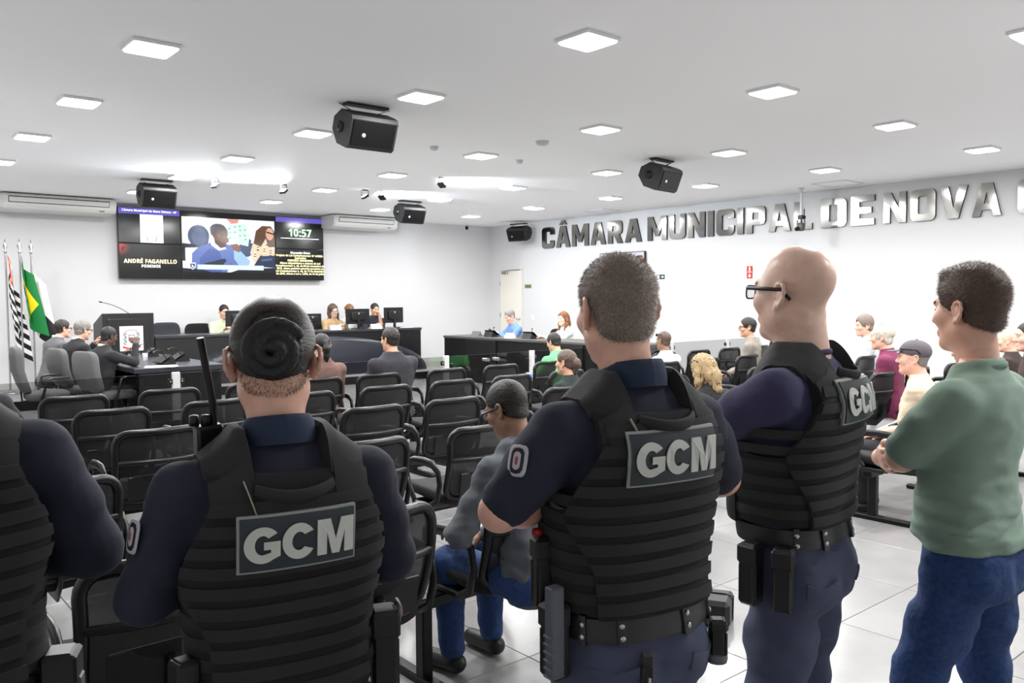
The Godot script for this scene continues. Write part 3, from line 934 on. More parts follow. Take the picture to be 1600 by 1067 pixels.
func monitor(label: String, at: Vector3, deg: float, w: float, h: float) -> Node3D:
	# the screen faces -z, its back faces +z
	var o := thing("monitor", label, "monitor", at, deg_to_rad(deg), "monitors on the long desk")
	var m := mat("monitor_black", Color(0.02, 0.02, 0.023), 0.35)
	part("foot", box(Vector3(0.22, 0.015, 0.16), 0.006), m, o, Vector3(0, 0.0075, 0))
	part("neck", box(Vector3(0.06, 0.2, 0.03), 0.008), m, o, Vector3(0, 0.11, 0.03))
	var p := part("panel", box(Vector3(w, h, 0.03), 0.006), m, o, Vector3(0, 0.1 + h / 2, 0))
	part("rear_bulge", pillow(Vector3(w * 0.6, h * 0.6, 0.05), 0.3, 0.3), m, p, Vector3(0, 0, 0.02))
	part("badge", lathe([Vector2(0.022, 0), Vector2(0.02, 0.003), Vector2(0, 0.003)], 14), mat("grey_badge", Color(0.5, 0.5, 0.5), 0.4), p, Vector3(0, h * 0.18, 0.045), Vector3(PI / 2, 0, 0))
	return o

func gooseneck(parent: Node, base: Vector3, tip: Vector3, arch: float) -> void:
	var black := mat("mic_black", Color(0.02, 0.02, 0.02), 0.4)
	var pts := []
	for k in 9:
		var t := k / 8.0
		pts.append(base.lerp(tip, t) + Vector3(0, sin(t * PI) * arch, 0))
	part("gooseneck", tube(pts, 0.005, 6), black, parent)
	var d := (tip - (pts[7] as Vector3)).normalized()
	part("capsule", tube([tip - d * 0.005, tip + d * 0.045], 0.011, 8), black, parent)

func tablet_mic(label: String, at: Vector3, deg: float) -> Node3D:
	# a voting tablet on a wedge with a gooseneck microphone; screen faces -z
	var o := thing("tablet_microphone", label, "microphone", at, deg_to_rad(deg), "tablet microphones on the desks")
	var black := mat("mic_black", Color(0.02, 0.02, 0.02), 0.4)
	var st := tool()
	add_plate(st, PackedVector2Array([Vector2(-0.1, 0), Vector2(0.1, 0), Vector2(0.06, 0.1)]), 0.2, [], Transform3D(Basis(Vector3.UP, -PI / 2), Vector3.ZERO))
	part("wedge", done(st), black, o)
	part("tablet", box(Vector3(0.26, 0.012, 0.18), 0.003), mat("tablet_glass", Color(0.03, 0.032, 0.036), 0.12), o, Vector3(0, 0.075, -0.03), Vector3(-0.56, 0, 0))
	gooseneck(o, Vector3(0.1, 0.05, 0.06), Vector3(-0.06, 0.17, -0.16), 0.06)
	return o

func name_plate(label: String, at: Vector3, deg: float, shade: float) -> void:
	var o := thing("name_plate", label, "name plate", at, deg_to_rad(deg), "name plates on the desks")
	var st := tool()
	add_plate(st, PackedVector2Array([Vector2(-0.05, 0), Vector2(0.05, 0), Vector2(0.0, 0.095)]), 0.24, [], Transform3D(Basis(Vector3.UP, -PI / 2), Vector3.ZERO))
	part("card", done(st), mat("plate_%d" % int(shade * 100), Color(shade, shade, shade * 1.01), 0.4), o)

func paper(label: String, at: Vector3, deg: float, w := 0.21, d := 0.3) -> void:
	var o := thing("paper_sheets", label, "paper", at, deg_to_rad(deg))
	var m := mat("paper_white", Color(0.9, 0.9, 0.9), 0.8)
	part("sheet", box(Vector3(w, 0.002, d)), m, o, Vector3(0, 0.001, 0))
	part("sheet", box(Vector3(w, 0.002, d)), m, o, Vector3(0.01, 0.003, 0.012), Vector3(0, 0.08, 0))

func build_furniture() -> void:
	var top := mat("desk_top_graphite", Color(0.16, 0.16, 0.19), 0.3)
	var front := tinted("desk_black_ash", [Color(0.022, 0.023, 0.026), Color(0.03, 0.031, 0.036), Color(0.04, 0.041, 0.046)], 0.38, 0.02, 1.2, 0.12)
	var edge := mat("desk_edge", Color(0.07, 0.07, 0.08), 0.35)
	# the long desk on the platform
	var o := thing("long_desk", "long black desk with an arched front on the low platform", "desk", Vector3(7.0, 0.15, -14.4))
	part("front_panel", box(Vector3(5.3, 0.8, 0.04), 0.004), front, o, Vector3(0, 0.4, 0))
	part("worktop", box(Vector3(5.32, 0.05, 0.85), 0.006), top, o, Vector3(0, 0.825, -0.38))
	for s in [-1, 1]: part("end_panel", box(Vector3(0.04, 0.8, 0.78), 0.004), front, o, Vector3(s * 2.63, 0.4, -0.4))
	var st := tool()
	var rings := []
	for lay in [[1.0, 0.0], [1.0, 0.16], [0.985, 0.2], [0.95, 0.225], [0.88, 0.24]]:
		var r := []
		for k in 41:
			var a := PI * k / 40
			r.append(Vector3(-cos(a) * 2.5 * (lay[0] - (0.0 if lay[0] == 1.0 else 0.0)), maxf(0.0, sin(a) * 0.75 - (1.0 - lay[0]) * 0.5), lay[1]))
		rings.append(r)
	add_sheet(st, rings, true)
	var centre := []
	for k in 41: centre.append(Vector3(rings[4][k].x, 0, 0.24))
	add_sheet(st, [rings[4], centre], true)
	part("arched_front", done(st), mat("arch_gloss", Color(0.13, 0.14, 0.17), 0.25), o, Vector3(0.18, 0, 0.02))
	# side desks
	o = thing("side_desk", "black side desk along the right wall, behind glass", "desk", Vector3(9.6, 0, -10.9))
	part("front_panel", box(Vector3(0.04, 0.82, 5.1), 0.004), front, o, Vector3(0, 0.41, 0))
	part("worktop", box(Vector3(0.8, 0.045, 5.12), 0.006), mat("desk_top_grey", Color(0.3, 0.29, 0.28), 0.4), o, Vector3(0.36, 0.842, 0))
	for s in [-1, 1]: part("end_panel", box(Vector3(0.7, 0.82, 0.04), 0.004), front, o, Vector3(0.37, 0.41, s * 2.53))
	for s in [-1.35, 0.9]: part("front_rib", box(Vector3(0.05, 0.8, 0.9), 0.006), mat("desk_rib", Color(0.045, 0.046, 0.05), 0.4), o, Vector3(-0.03, 0.41, s))
	o = thing("side_desk", "graphite side desk on the left where three men in jackets sit", "desk", Vector3(4.0, 0, -11.9))
	part("front_panel", box(Vector3(0.04, 0.73, 2.9), 0.004), front, o, Vector3(-0.06, 0.365, 0))
	part("worktop", box(Vector3(1.1, 0.06, 3.02), 0.006), top, o, Vector3(-0.55, 0.755, 0))
	for s in [-1, 1]: part("end_panel", box(Vector3(0.95, 0.73, 0.04), 0.004), front, o, Vector3(-0.56, 0.365, s * 1.45))
	# lectern
	o = thing("lectern", "tall black lectern carrying a printed crest panel", "lectern", Vector3(3.92, 0.15, -14.3))
	part("front_panel", box(Vector3(0.78, 1.24, 0.04), 0.006), front, o, Vector3(0, 0.62, 0))
	part("front_inset", box(Vector3(0.66, 1.1, 0.02), 0.004), mat("lectern_inset", Color(0.02, 0.02, 0.023), 0.4), o, Vector3(0, 0.6, 0.018))
	for s in [-1, 1]:
		st = tool()
		add_plate(st, PackedVector2Array([Vector2(0, 0), Vector2(0.55, 0), Vector2(0.55, 1.06), Vector2(0, 1.24)]), 0.03, [], Transform3D(Basis(Vector3.UP, PI / 2), Vector3(s * 0.375, 0, -0.02)))
		part("side_panel", done(st), front, o)
	part("reading_top", box(Vector3(0.74, 0.03, 0.56), 0.005), edge, o, Vector3(0, 1.12, -0.3), Vector3(-0.3, 0, 0))
	gooseneck(o, Vector3(0.05, 1.22, -0.06), Vector3(-0.36, 1.42, -0.12), 0.03)
	var crest := Image.create(200, 210, false, Image.FORMAT_RGB8)
	crest.fill(Color(0.86, 0.87, 0.88))
	fill(crest, Color(0.8, 0.82, 0.84), [.05, .04, .95, .04, .95, .96, .05, .96])
	for k in 9:
		var a := PI * (1.08 + 0.84 * k / 8.0)
		oval(crest, Color(0.78, 0.3, 0.3), .5 + cos(a) * .33, .34 + sin(a) * .2, .028, .03)
	for k in 9:
		for s in [-1, 1]:
			oval(crest, Color(0.18, 0.24, 0.2), .5 - s * (.3 + .04 * sin(k * 2.0)), .74 - k * .055, .035, .022)
			oval(crest, Color(0.3, 0.36, 0.3), .5 - s * (.25 + .03 * cos(k * 2.0)), .72 - k * .055, .025, .018)
	fill(crest, Color(0.3, 0.32, 0.42), [.36, .34, .64, .34, .64, .58, .5, .72, .36, .58])
	fill(crest, Color(0.9, 0.9, 0.9), [.39, .37, .61, .37, .61, .45, .39, .45])
	fill(crest, Color(0.6, 0.2, 0.2), [.39, .47, .61, .47, .6, .57, .5, .66, .4, .57])
	fill(crest, Color(0.75, 0.14, 0.17), [.1, .8, .3, .87, .5, .89, .7, .87, .9, .8, .9, .88, .7, .95, .5, .97, .3, .95, .1, .88])
	var cm := mat("crest_print", Color.WHITE, 0.4)
	cm.albedo_texture = ImageTexture.create_from_image(crest)
	var pl := part("crest_panel", box(Vector3(0.36, 0.4, 0.012), 0.002), mat("paper_white", Color(0.9, 0.9, 0.9), 0.8), o, Vector3(0.03, 0.83, 0.036))
	st = tool()
	add_screen(st, 0.345, 0.385, 0.0065)
	part("crest_print", done(st), cm, pl)
	# things on the long desk
	for m in [["black monitor left of the man in pale green", 5.95, -14.72, 170.0, 0.52, 0.3], ["wide black monitor with a round badge between woman and man", 8.33, -14.66, 185.0, 0.56, 0.3], ["tall black monitor on its stand at the right end", 9.13, -14.6, 188.0, 0.5, 0.3]]:
		var mo := monitor(m[0], Vector3(m[1], 1.0, m[2]), m[3] - 180.0, m[4], m[5])
		if m[1] > 9.0: mo.scale = Vector3(1, 1.05, 1)
	monitor("small black monitor half hidden behind the bun", Vector3(7.35, 1.0, -14.7), 5.0, 0.42, 0.22)
	name_plate("white name plate left of the tall monitor", Vector3(8.62, 1.0, -14.45), 0.0, 0.8)
	name_plate("pale name plate before the woman in the printed blouse", Vector3(7.72, 1.0, -14.45), 0.0, 0.7)
	paper("white papers lying right of the tall monitor", Vector3(9.42, 1.0, -14.6), 20.0)
	# right desk
	name_plate("grey name plate left of the man in blue", Vector3(9.85, 0.865, -12.75), -90.0, 0.4)
	name_plate("white name plate before the man in blue", Vector3(9.75, 0.865, -11.62), -90.0, 0.86)
	tablet_mic("tablet with microphone left of the man in blue", Vector3(9.85, 0.865, -12.3), -80.0)
	tablet_mic("tablet with microphone right of the man in blue", Vector3(9.85, 0.865, -11.2), -80.0)
	# left desk
	tablet_mic("tablet with microphone before the man with raised fist", Vector3(3.4, 0.785, -10.85), 95.0)
	tablet_mic("tablet with microphone in the middle of the left desk", Vector3(3.75, 0.785, -11.35), 90.0)
	tablet_mic("tablet with microphone at the lectern end of the left desk", Vector3(3.72, 0.785, -12.55), 90.0)
	paper("white papers at the near edge of the left desk", Vector3(3.25, 0.785, -10.55), 70.0, 0.3, 0.36)
	var g := thing("water_glass", "clear water glass standing on the left desk", "glass", Vector3(3.42, 0.785, -11.75))
	var gm := mat("clear_glass", Color(0.9, 0.93, 0.95, 0.25), 0.05)
	gm.transparency = BaseMaterial3D.TRANSPARENCY_ALPHA
	part("tumbler", lathe([Vector2(0, 0.005), Vector2(0.027, 0.005), Vector2(0.033, 0.1), Vector2(0.036, 0.1), Vector2(0.03, 0), Vector2(0, 0)], 18), gm, g)
	# office chairs
	var grey := cloth("chair_grey_fabric", Color(0.36, 0.36, 0.365), 0.9, 10.0, 0.5)
	var dark := cloth("chair_dark_fabric", Color(0.05, 0.05, 0.055), 0.85, 10.0, 0.4)
	var grp := "high-backed office chairs"
	office_chair("grey high-backed chair at the far left, nearest the flags", Vector3(2.12, 0, -11.3), -95.0, 0.56, grey, grp)
	office_chair("grey high-backed chair behind the man with grey hair", Vector3(2.62, 0, -11.78), -80.0, 0.5, grey, grp)
	office_chair("grey high-backed chair behind the man with raised fist", Vector3(2.72, 0, -10.85), -75.0, 0.5, grey, grp)
	office_chair("grey chair with rounded back behind the empty end of the long desk", Vector3(4.84, 0.15, -15.1), 180.0, 0.55, mat("chair_slate", Color(0.13, 0.145, 0.165), 0.7), grp)
	office_chair("dark chair next to the man in pale green", Vector3(5.42, 0.15, -15.1), 180.0, 0.52, dark, grp)
	office_chair("dark chair behind the man in pale green", Vector3(6.0, 0.15, -15.2), 180.0, 0.5, dark, grp)
	office_chair("dark chair left of the woman in the printed blouse", Vector3(7.15, 0.15, -15.15), 180.0, 0.5, dark, grp)
	office_chair("dark chair behind the woman in the printed blouse", Vector3(7.75, 0.15, -15.2), 180.0, 0.5, dark, grp)
	office_chair("dark chair behind the man at the right end", Vector3(8.9, 0.15, -15.25), 180.0, 0.46, dark, grp)
	office_chair("dark chair behind the man in blue", Vector3(10.75, 0, -11.6), 95.0, 0.5, dark, grp)
	office_chair("dark chair behind the woman in white", Vector3(11.0, 0, -10.75), 90.0, 0.52, dark, grp)

# ---------------------------------------------------------------- glass barrier
func build_barrier() -> void:
	var z := -8.25
	var alu := mat("white_aluminium", Color(0.82, 0.82, 0.82), 0.35, 0.2)
	var black := mat("black_metal", Color(0.02, 0.02, 0.022), 0.4, 0.3)
	var chrome := mat("satin_metal", Color(0.62, 0.62, 0.62), 0.3, 0.9)
	var smoke := mat("smoked_glass", Color(0.02, 0.022, 0.024, 0.26), 0.02)
	smoke.transparency = BaseMaterial3D.TRANSPARENCY_ALPHA
	var runs := [["smoked glass barrier with white posts, long left run up to the gate", [-0.2, 2.68, 4.3, 5.9]], ["smoked glass barrier with white posts, right run to the wall", [7.3, 8.75, 10.2, 11.65, 12.5]]]
	for run in runs:
		var xs: Array = run[1]
		var o := thing("glass_barrier", run[0], "barrier", Vector3(xs[0], 0, z))
		for k in xs.size():
			var x: float = xs[k] - xs[0]
			var post := part("post", box(Vector3(0.07, 0.9, 0.045), 0.006), alu, o, Vector3(x, 0.45, 0))
			part("foot_plate", box(Vector3(0.14, 0.012, 0.12), 0.004), alu, post, Vector3(0, -0.444, 0))
			for s in [-1, 1]:
				if (k == 0 and s < 0) or (k == xs.size() - 1 and s > 0): continue
				for y in [0.36, -0.29]:
					part("glass_clamp", box(Vector3(0.05, 0.055, 0.03), 0.01), black, post, Vector3(s * 0.055, y, 0))
					part("screw", lathe([Vector2(0.009, 0), Vector2(0.007, 0.004), Vector2(0, 0.004)], 10), chrome, post, Vector3(s * 0.055, y, 0.015), Vector3(PI / 2, 0, 0))
			if k > 0:
				var wd: float = xs[k] - xs[k - 1] - 0.1
				part("glass_pane", box(Vector3(wd, 0.84, 0.01), 0.001), smoke, o, Vector3(x - 0.05 - wd / 2, 0.47, 0))
	for s in 2:
		var p0: float = [5.955, 6.612][s]
		var p1: float = [6.588, 7.245][s]
		var g := thing("glass_gate", "smoked glass gate leaf with a round knob, %s one" % ["left", "right"][s], "gate", Vector3((p0 + p1) / 2, 0.05, z), 0.0, "leaves of the glass gate")
		part("glass_pane", box(Vector3(p1 - p0, 0.84, 0.01), 0.001), smoke, g, Vector3(0, 0.42, 0))
		var kx := ((p1 - p0) / 2 - 0.07) * (1 if s == 0 else -1)
		part("knob", tube([Vector3(kx, 0.77, -0.05), Vector3(kx, 0.77, 0.06)], 0.022, 12), chrome, g)
		for y in [0.12, 0.72]: part("hinge", box(Vector3(0.05, 0.06, 0.03), 0.006), black, g, Vector3(-signf(kx) * ((p1 - p0) / 2 - 0.026), y, 0))

# ---------------------------------------------------------------- audience seats
func make_seat() -> Node3D:
	# origin on the floor below the top edge of the back; the sitter faces -z
	var pl := mat("seat_plastic", Color(0.028, 0.028, 0.03), 0.36)
	var net := mat("seat_mesh", Color(0.016, 0.016, 0.018, 0.93), 0.7)
	net.transparency = BaseMaterial3D.TRANSPARENCY_ALPHA
	var pad := cloth("seat_pad", Color(0.03, 0.03, 0.032), 0.8, 14.0, 0.5, 0.2)
	var o := Node3D.new()
	var cur := func(x: float, y: float) -> Vector3:
		return Vector3(x, y, -0.055 * pow(x / 0.235, 2) - (0.85 - y) * 0.2 + 0.03 * sin((y - 0.47) / 0.38 * PI))
	var path := []
	for q in round_rect(0.47, 0.4, 0.075, 5): path.append(cur.call(q.x * (1.0 if q.y > 0 else 0.96), q.y + 0.65))
	# more points along the long edges so that they follow the curve
	var full := []
	for i in path.size():
		full.append(path[i])
		var b: Vector3 = path[(i + 1) % path.size()]
		if (b - path[i]).length() > 0.12:
			for k in range(1, 6):
				var m: Vector3 = (path[i] as Vector3).lerp(b, k / 6.0)
				full.append(cur.call(m.x, m.y))
	part("back_frame", tube(full, [0.021, 0.019], 8, Vector3.BACK, true), pl, o)
	var bar := []
	for k in 9: bar.append(cur.call(-0.225 + 0.45 * k / 8.0, 0.68) + Vector3(0, 0, 0.004))
	part("back_bar", tube(bar, [0.015, 0.016], 8, Vector3.UP), pl, o)
	var g := []
	for j in 7:
		var r := []
		for i in 11: r.append(cur.call(-0.222 + 0.444 * i / 10.0, 0.462 + 0.376 * j / 6.0))
		g.append(r)
	var st := tool()
	add_sheet(st, g, true)
	part("back_mesh", done(st), net, o)
	part("back_shell", box(Vector3(0.34, 0.14, 0.012), 0.004), pl, o, Vector3(0, 0.53, -0.052), Vector3(0.14, 0, 0))
	part("seat_pan", pillow(Vector3(0.48, 0.085, 0.47), 0.5, 0.3, func(p: Vector3): return p + Vector3(0, -p.z * 0.06 + 0.5 * p.x * p.x, 0)), pad, o, Vector3(0, 0.43, -0.33))
	part("back_bracket", tube([Vector3(0, 0.38, -0.3), Vector3(0, 0.385, -0.12), Vector3(0, 0.45, -0.06), Vector3(0, 0.56, -0.05)], [0.05, 0.012], 8, Vector3.RIGHT), pl, o)
	for s in [-1, 1]:
		var x: float = s * 0.275
		var arm := []
		for q in [[0.4, -0.2], [0.44, -0.13], [0.54, -0.1], [0.61, -0.115], [0.648, -0.17], [0.655, -0.26], [0.648, -0.36], [0.62, -0.425], [0.56, -0.44], [0.48, -0.41], [0.41, -0.36]]: arm.append(Vector3(x, q[0], q[1]))
		var rr := []
		for k in arm.size(): rr.append([0.026 if k > 3 and k < 8 else 0.02, 0.014])
		part("armrest", tube(arm, rr, 8, Vector3.RIGHT), pl, o)
	part("underframe", box(Vector3(0.5, 0.03, 0.2), 0.006), pl, o, Vector3(0, 0.385, -0.33))
	return o

func build_seating() -> void:
	var seat := make_seat()
	var rows := [[-7.03, [1.53, 2.25, 2.97, 3.6, 4.25, 5.07, 5.81, 6.54], [8.6, 9.35, 10.06, 10.8]],
		[-6.0, [0.78, 1.54, 2.25, 2.97, 3.7, 4.4, 5.1, 5.83], [7.38, 8.15, 8.98, 9.65, 10.4]],
		[-4.9, [0.02, 0.75, 1.5, 2.23, 2.92, 3.6, 4.75], [7.6, 8.35, 9.1, 9.85, 10.6]],
		[-3.73, [0.02, 0.74, 1.47, 2.2, 2.96, 4.2, 4.95], [6.4, 7.1, 7.85, 8.6, 9.5]],
		[-2.45, [0.02, 0.77, 1.48, 2.22, 2.95], [5.84, 6.57, 7.3, 8.0]]]
	var ord := ["first", "second", "third", "fourth", "fifth", "sixth", "seventh", "eighth"]
	var rname := ["front row at the barrier", "second row", "third row", "fourth row", "last row"]
	var steel := mat("beam_black", Color(0.02, 0.02, 0.022), 0.4, 0.4)
	for r in 5:
		for bank in 2:
			var xs: Array = rows[r][1 + bank]
			for k in xs.size():
				copy(seat, "audience_chair", "black mesh chair, %s from the left in the %s, %s bank" % [ord[k], rname[r], ["left", "right"][bank]], Vector3(xs[k], 0, rows[r][0]), 0.0, "black audience chairs")
				var c: Node3D = get_child(get_child_count() - 1)
				c.set_meta("category", "chair")
			var a: float = xs[0] - 0.2
			var b: float = xs[-1] + (0.57 if r == 4 and bank == 0 else 0.2)
			var o := thing("seat_beam", "black steel beam under the chairs, %s, %s bank" % [rname[r], ["left", "right"][bank]], "chair base", Vector3((a + b) / 2, 0, rows[r][0] - 0.37), 0.0, "beams under the chairs")
			part("beam", box(Vector3(b - a, 0.05, 0.07), 0.005), steel, o, Vector3(0, 0.345, 0))
			var n := maxi(2, int(round((b - a) / 1.6)) + 1)
			for k in n:
				var x := lerpf(-(b - a) / 2 + 0.1, (b - a) / 2 - 0.1, k / float(n - 1))
				if r == 4 and bank == 0: x = [-1.6, 0.22, 1.8][k] if n == 3 else x
				var leg := part("leg", box(Vector3(0.05, 0.3, 0.06), 0.006), steel, o, Vector3(x, 0.18, 0))
				part("foot", box(Vector3(0.06, 0.035, 0.62), 0.008), steel, leg, Vector3(0, -0.162, 0.02))
	seat.free()
	var bag := thing("equipment_case", "small black case with grey end cap lying by the chair foot", "case", Vector3(3.36, 0, -2.42), 0.5)
	part("case_body", box(Vector3(0.2, 0.13, 0.13), 0.02), mat("case_black", Color(0.06, 0.06, 0.065), 0.5), bag, Vector3(0, 0.065, 0))
	part("end_cap", box(Vector3(0.02, 0.115, 0.115), 0.01), mat("case_grey", Color(0.36, 0.38, 0.4), 0.5), bag, Vector3(0.105, 0.065, 0))
	part("case_strap", tube([Vector3(0.03, 0.005, 0.067), Vector3(0.03, 0.125, 0.069), Vector3(0.03, 0.134, 0.03), Vector3(0.03, 0.134, -0.06)], [0.01, 0.003], 6), mats["case_black"], bag)

# ---------------------------------------------------------------- smooth bodies: a distance field meshed as surface nets
class Field:
	var cell := 0.01
	var prims := []
	var o := Vector3.ZERO
	var nx := 0
	var ny := 0
	var nz := 0
	var f := PackedFloat32Array()

	func _init(c: float) -> void:
		cell = c

	func cap(a: Vector3, b: Vector3, ra: float, rb: float, k := 0.02) -> void:
		prims.append([0, a, b, ra, rb, k])

	func ell(c: Vector3, r: Vector3, k := 0.02, bs := Basis.IDENTITY) -> void:
		prims.append([1, c, r, bs, 0.0, k])

	func cut(c: Vector3, r: Vector3, k := 0.01, bs := Basis.IDENTITY) -> void:
		prims.append([2, c, r, bs, 0.0, k])

	func loft(s: Array, xf: Transform3D, k := 0.03, n := 2.4) -> void:
		prims.append([3, s, xf, n, 0.0, k])

	func keep_below(n: Vector3, d: float, k := 0.006) -> void:
		prims.append([4, n, d, 0, 0.0, k])

	# folds; with two heights they fade in from the upper one down to the lower one
	func ruffle(noise: FastNoiseLite, amp: float, sc: Vector3, low := 90.0, high := 100.0) -> void:
		prims.append([5, noise, amp, sc, [low, high], 0.0])

	static func section(s: Array, y: float) -> Array:
		# [half width, half depth to the front, half depth to the back, centre z] at a height
		if y <= s[0][0]: return s[0].slice(1)
		for i in s.size() - 1:
			if y <= s[i + 1][0]:
				var t: float = (y - s[i][0]) / (s[i + 1][0] - s[i][0])
				var p: Array = s[maxi(i - 1, 0)]
				var q: Array = s[mini(i + 2, s.size() - 1)]
				var r := []
				for c in range(1, 5): r.append(cubic_interpolate(s[i][c], s[i + 1][c], p[c], q[c], t))
				return r
		return s[-1].slice(1)

	func bounds(p: Array) -> AABB:
		var m: float = p[5] + 3.0 * cell
		match p[0]:
			0:
				var r: float = maxf(p[3], p[4]) + m
				var b := AABB(p[1], Vector3.ZERO).expand(p[2])
				return b.grow(r)
			1, 2:
				return AABB(p[1], Vector3.ZERO).grow(maxf(p[2].x, maxf(p[2].y, p[2].z)) + m)
			3:
				var b := AABB()
				var first := true
				for q in p[1]:
					for sx in [-1, 1]:
						for z in [q[4] - q[2], q[4] + q[3]]:
							var v: Vector3 = p[2] * Vector3(sx * q[1], q[0], z)
							if first: b = AABB(v, Vector3.ZERO)
							else: b = b.expand(v)
							first = false
				return b.grow(m)
		return AABB()

	func build() -> void:
		var all := AABB()
		var first := true
		for p in prims:
			if p[0] in [0, 1, 3]:
				all = bounds(p) if first else all.merge(bounds(p))
				first = false
		o = all.position
		nx = int(all.size.x / cell) + 2
		ny = int(all.size.y / cell) + 2
		nz = int(all.size.z / cell) + 2
		f.resize(nx * ny * nz)
		f.fill(1.0)
		for p in prims:
			var i0 := 0
			var i1 := nx
			var j0 := 0
			var j1 := ny
			var k0 := 0
			var k1 := nz
			if p[0] < 4:
				var b := bounds(p)
				var lo := (b.position - o) / cell
				var hi := (b.end - o) / cell
				i0 = clampi(int(lo.x), 0, nx); i1 = clampi(int(hi.x) + 1, 0, nx)
				j0 = clampi(int(lo.y), 0, ny); j1 = clampi(int(hi.y) + 1, 0, ny)
				k0 = clampi(int(lo.z), 0, nz); k1 = clampi(int(hi.z) + 1, 0, nz)
			var k: float = maxf(p[5], 0.0001)
			var k4 := 0.25 / k
			match p[0]:
				0:
					var a: Vector3 = p[1]
					var ba: Vector3 = p[2] - p[1]
					var inv := 1.0 / maxf(ba.length_squared(), 1e-9)
					var ra: float = p[3]
					var dr: float = p[4] - p[3]
					for z in range(k0, k1):
						for y in range(j0, j1):
							var c := (z * ny + y) * nx
							var pa := o + Vector3(i0, y, z) * cell - a
							for x in range(i0, i1):
								var h := clampf(pa.dot(ba) * inv, 0.0, 1.0)
								var d := (pa - ba * h).length() - ra - dr * h
								var e := f[c + x]
								var s := k - absf(d - e)
								f[c + x] = minf(d, e) if s <= 0.0 else minf(d, e) - s * s * k4
								pa.x += cell
				1, 2:
					var bt: Basis = (p[3] as Basis).transposed()
					var ir := Vector3.ONE / (p[2] as Vector3)
					var m: float = minf(p[2].x, minf(p[2].y, p[2].z))
					var add: bool = p[0] == 1
					var pc: Vector3 = p[1]
					for z in range(k0, k1):
						for y in range(j0, j1):
							var c := (z * ny + y) * nx
							for x in range(i0, i1):
								var q: Vector3 = bt * (o + Vector3(x, y, z) * cell - pc) * ir
								var l := q.length()
								var d := (l - 1.0) * l / maxf((q * ir).length(), 0.001) if l > 0.2 else -m * 0.8
								var e := f[c + x]
								if add:
									var s := k - absf(d - e)
									f[c + x] = minf(d, e) if s <= 0.0 else minf(d, e) - s * s * k4
								else:
									d = -d
									var s := k - absf(d - e)
									f[c + x] = maxf(d, e) if s <= 0.0 else maxf(d, e) + s * s * k4
				3:
					var xi: Transform3D = (p[2] as Transform3D).affine_inverse()
					var sec: Array = p[1]
					var n: float = p[3]
					var lo_y: float = sec[0][0]
					var hi_y: float = sec[-1][0]
					var rows := []
					var fine := 0.004
					for q in int((hi_y - lo_y) / fine) + 2: rows.append(section(sec, lo_y + q * fine))
					for z in range(k0, k1):
						for y in range(j0, j1):
							var c := (z * ny + y) * nx
							for x in range(i0, i1):
								var q := xi * (o + Vector3(x, y, z) * cell)
								var r: Array = rows[clampi(int((q.y - lo_y) / fine), 0, rows.size() - 1)]
								var zz: float = q.z - r[3]
								var bb: float = r[2] if zz > 0.0 else r[1]
								var aa: float = r[0]
								var d := (pow(pow(absf(q.x) / aa, n) + pow(absf(zz) / bb, n), 1.0 / n) - 1.0) * minf(aa, bb)
								d = maxf(d, maxf(lo_y - q.y, q.y - hi_y))
								var e := f[c + x]
								var s := k - absf(d - e)
								f[c + x] = minf(d, e) if s <= 0.0 else minf(d, e) - s * s * k4
				4:
					var nn: Vector3 = p[1]
					for z in nz:
						for y in ny:
							var c := (z * ny + y) * nx
							var d: float = nn.dot(o + Vector3(0, y, z) * cell) - p[2]
							for x in nx:
								var e := f[c + x]
								var s := k - absf(d - e)
								f[c + x] = maxf(d, e) if s <= 0.0 else maxf(d, e) + s * s * k4
								d += nn.x * cell
				5:
					var noise: FastNoiseLite = p[1]
					var lim := 0.03
					for z in nz:
						for y in ny:
							var c := (z * ny + y) * nx
							var part_here := clampf((p[4][1] - o.y - y * cell) / (p[4][1] - p[4][0]), 0.0, 1.0)
							for x in nx:
								if absf(f[c + x]) < lim: f[c + x] += part_here * p[2] * noise.get_noise_3dv((o + Vector3(x, y, z) * cell) * p[3])

	# adds the surface to arrays [vertices, normals, indices]
	func append_to(arr: Array) -> void:
		build()
		var V: PackedVector3Array = arr[0]
		var N: PackedVector3Array = arr[1]
		var T: PackedInt32Array = arr[2]
		var start := V.size()
		var vid := PackedInt32Array()
		vid.resize(f.size())
		vid.fill(-1)
		var sy := nx
		var sz := nx * ny
		var lim := 2.2 * cell
		var cs := PackedInt32Array()
		var off := [0, 1, sy, sy + 1, sz, sz + 1, sz + sy, sz + sy + 1]
		var corner := [Vector3(0, 0, 0), Vector3(1, 0, 0), Vector3(0, 1, 0), Vector3(1, 1, 0), Vector3(0, 0, 1), Vector3(1, 0, 1), Vector3(0, 1, 1), Vector3(1, 1, 1)]
		var edges := [[0, 1], [2, 3], [4, 5], [6, 7], [0, 2], [1, 3], [4, 6], [5, 7], [0, 4], [1, 5], [2, 6], [3, 7]]
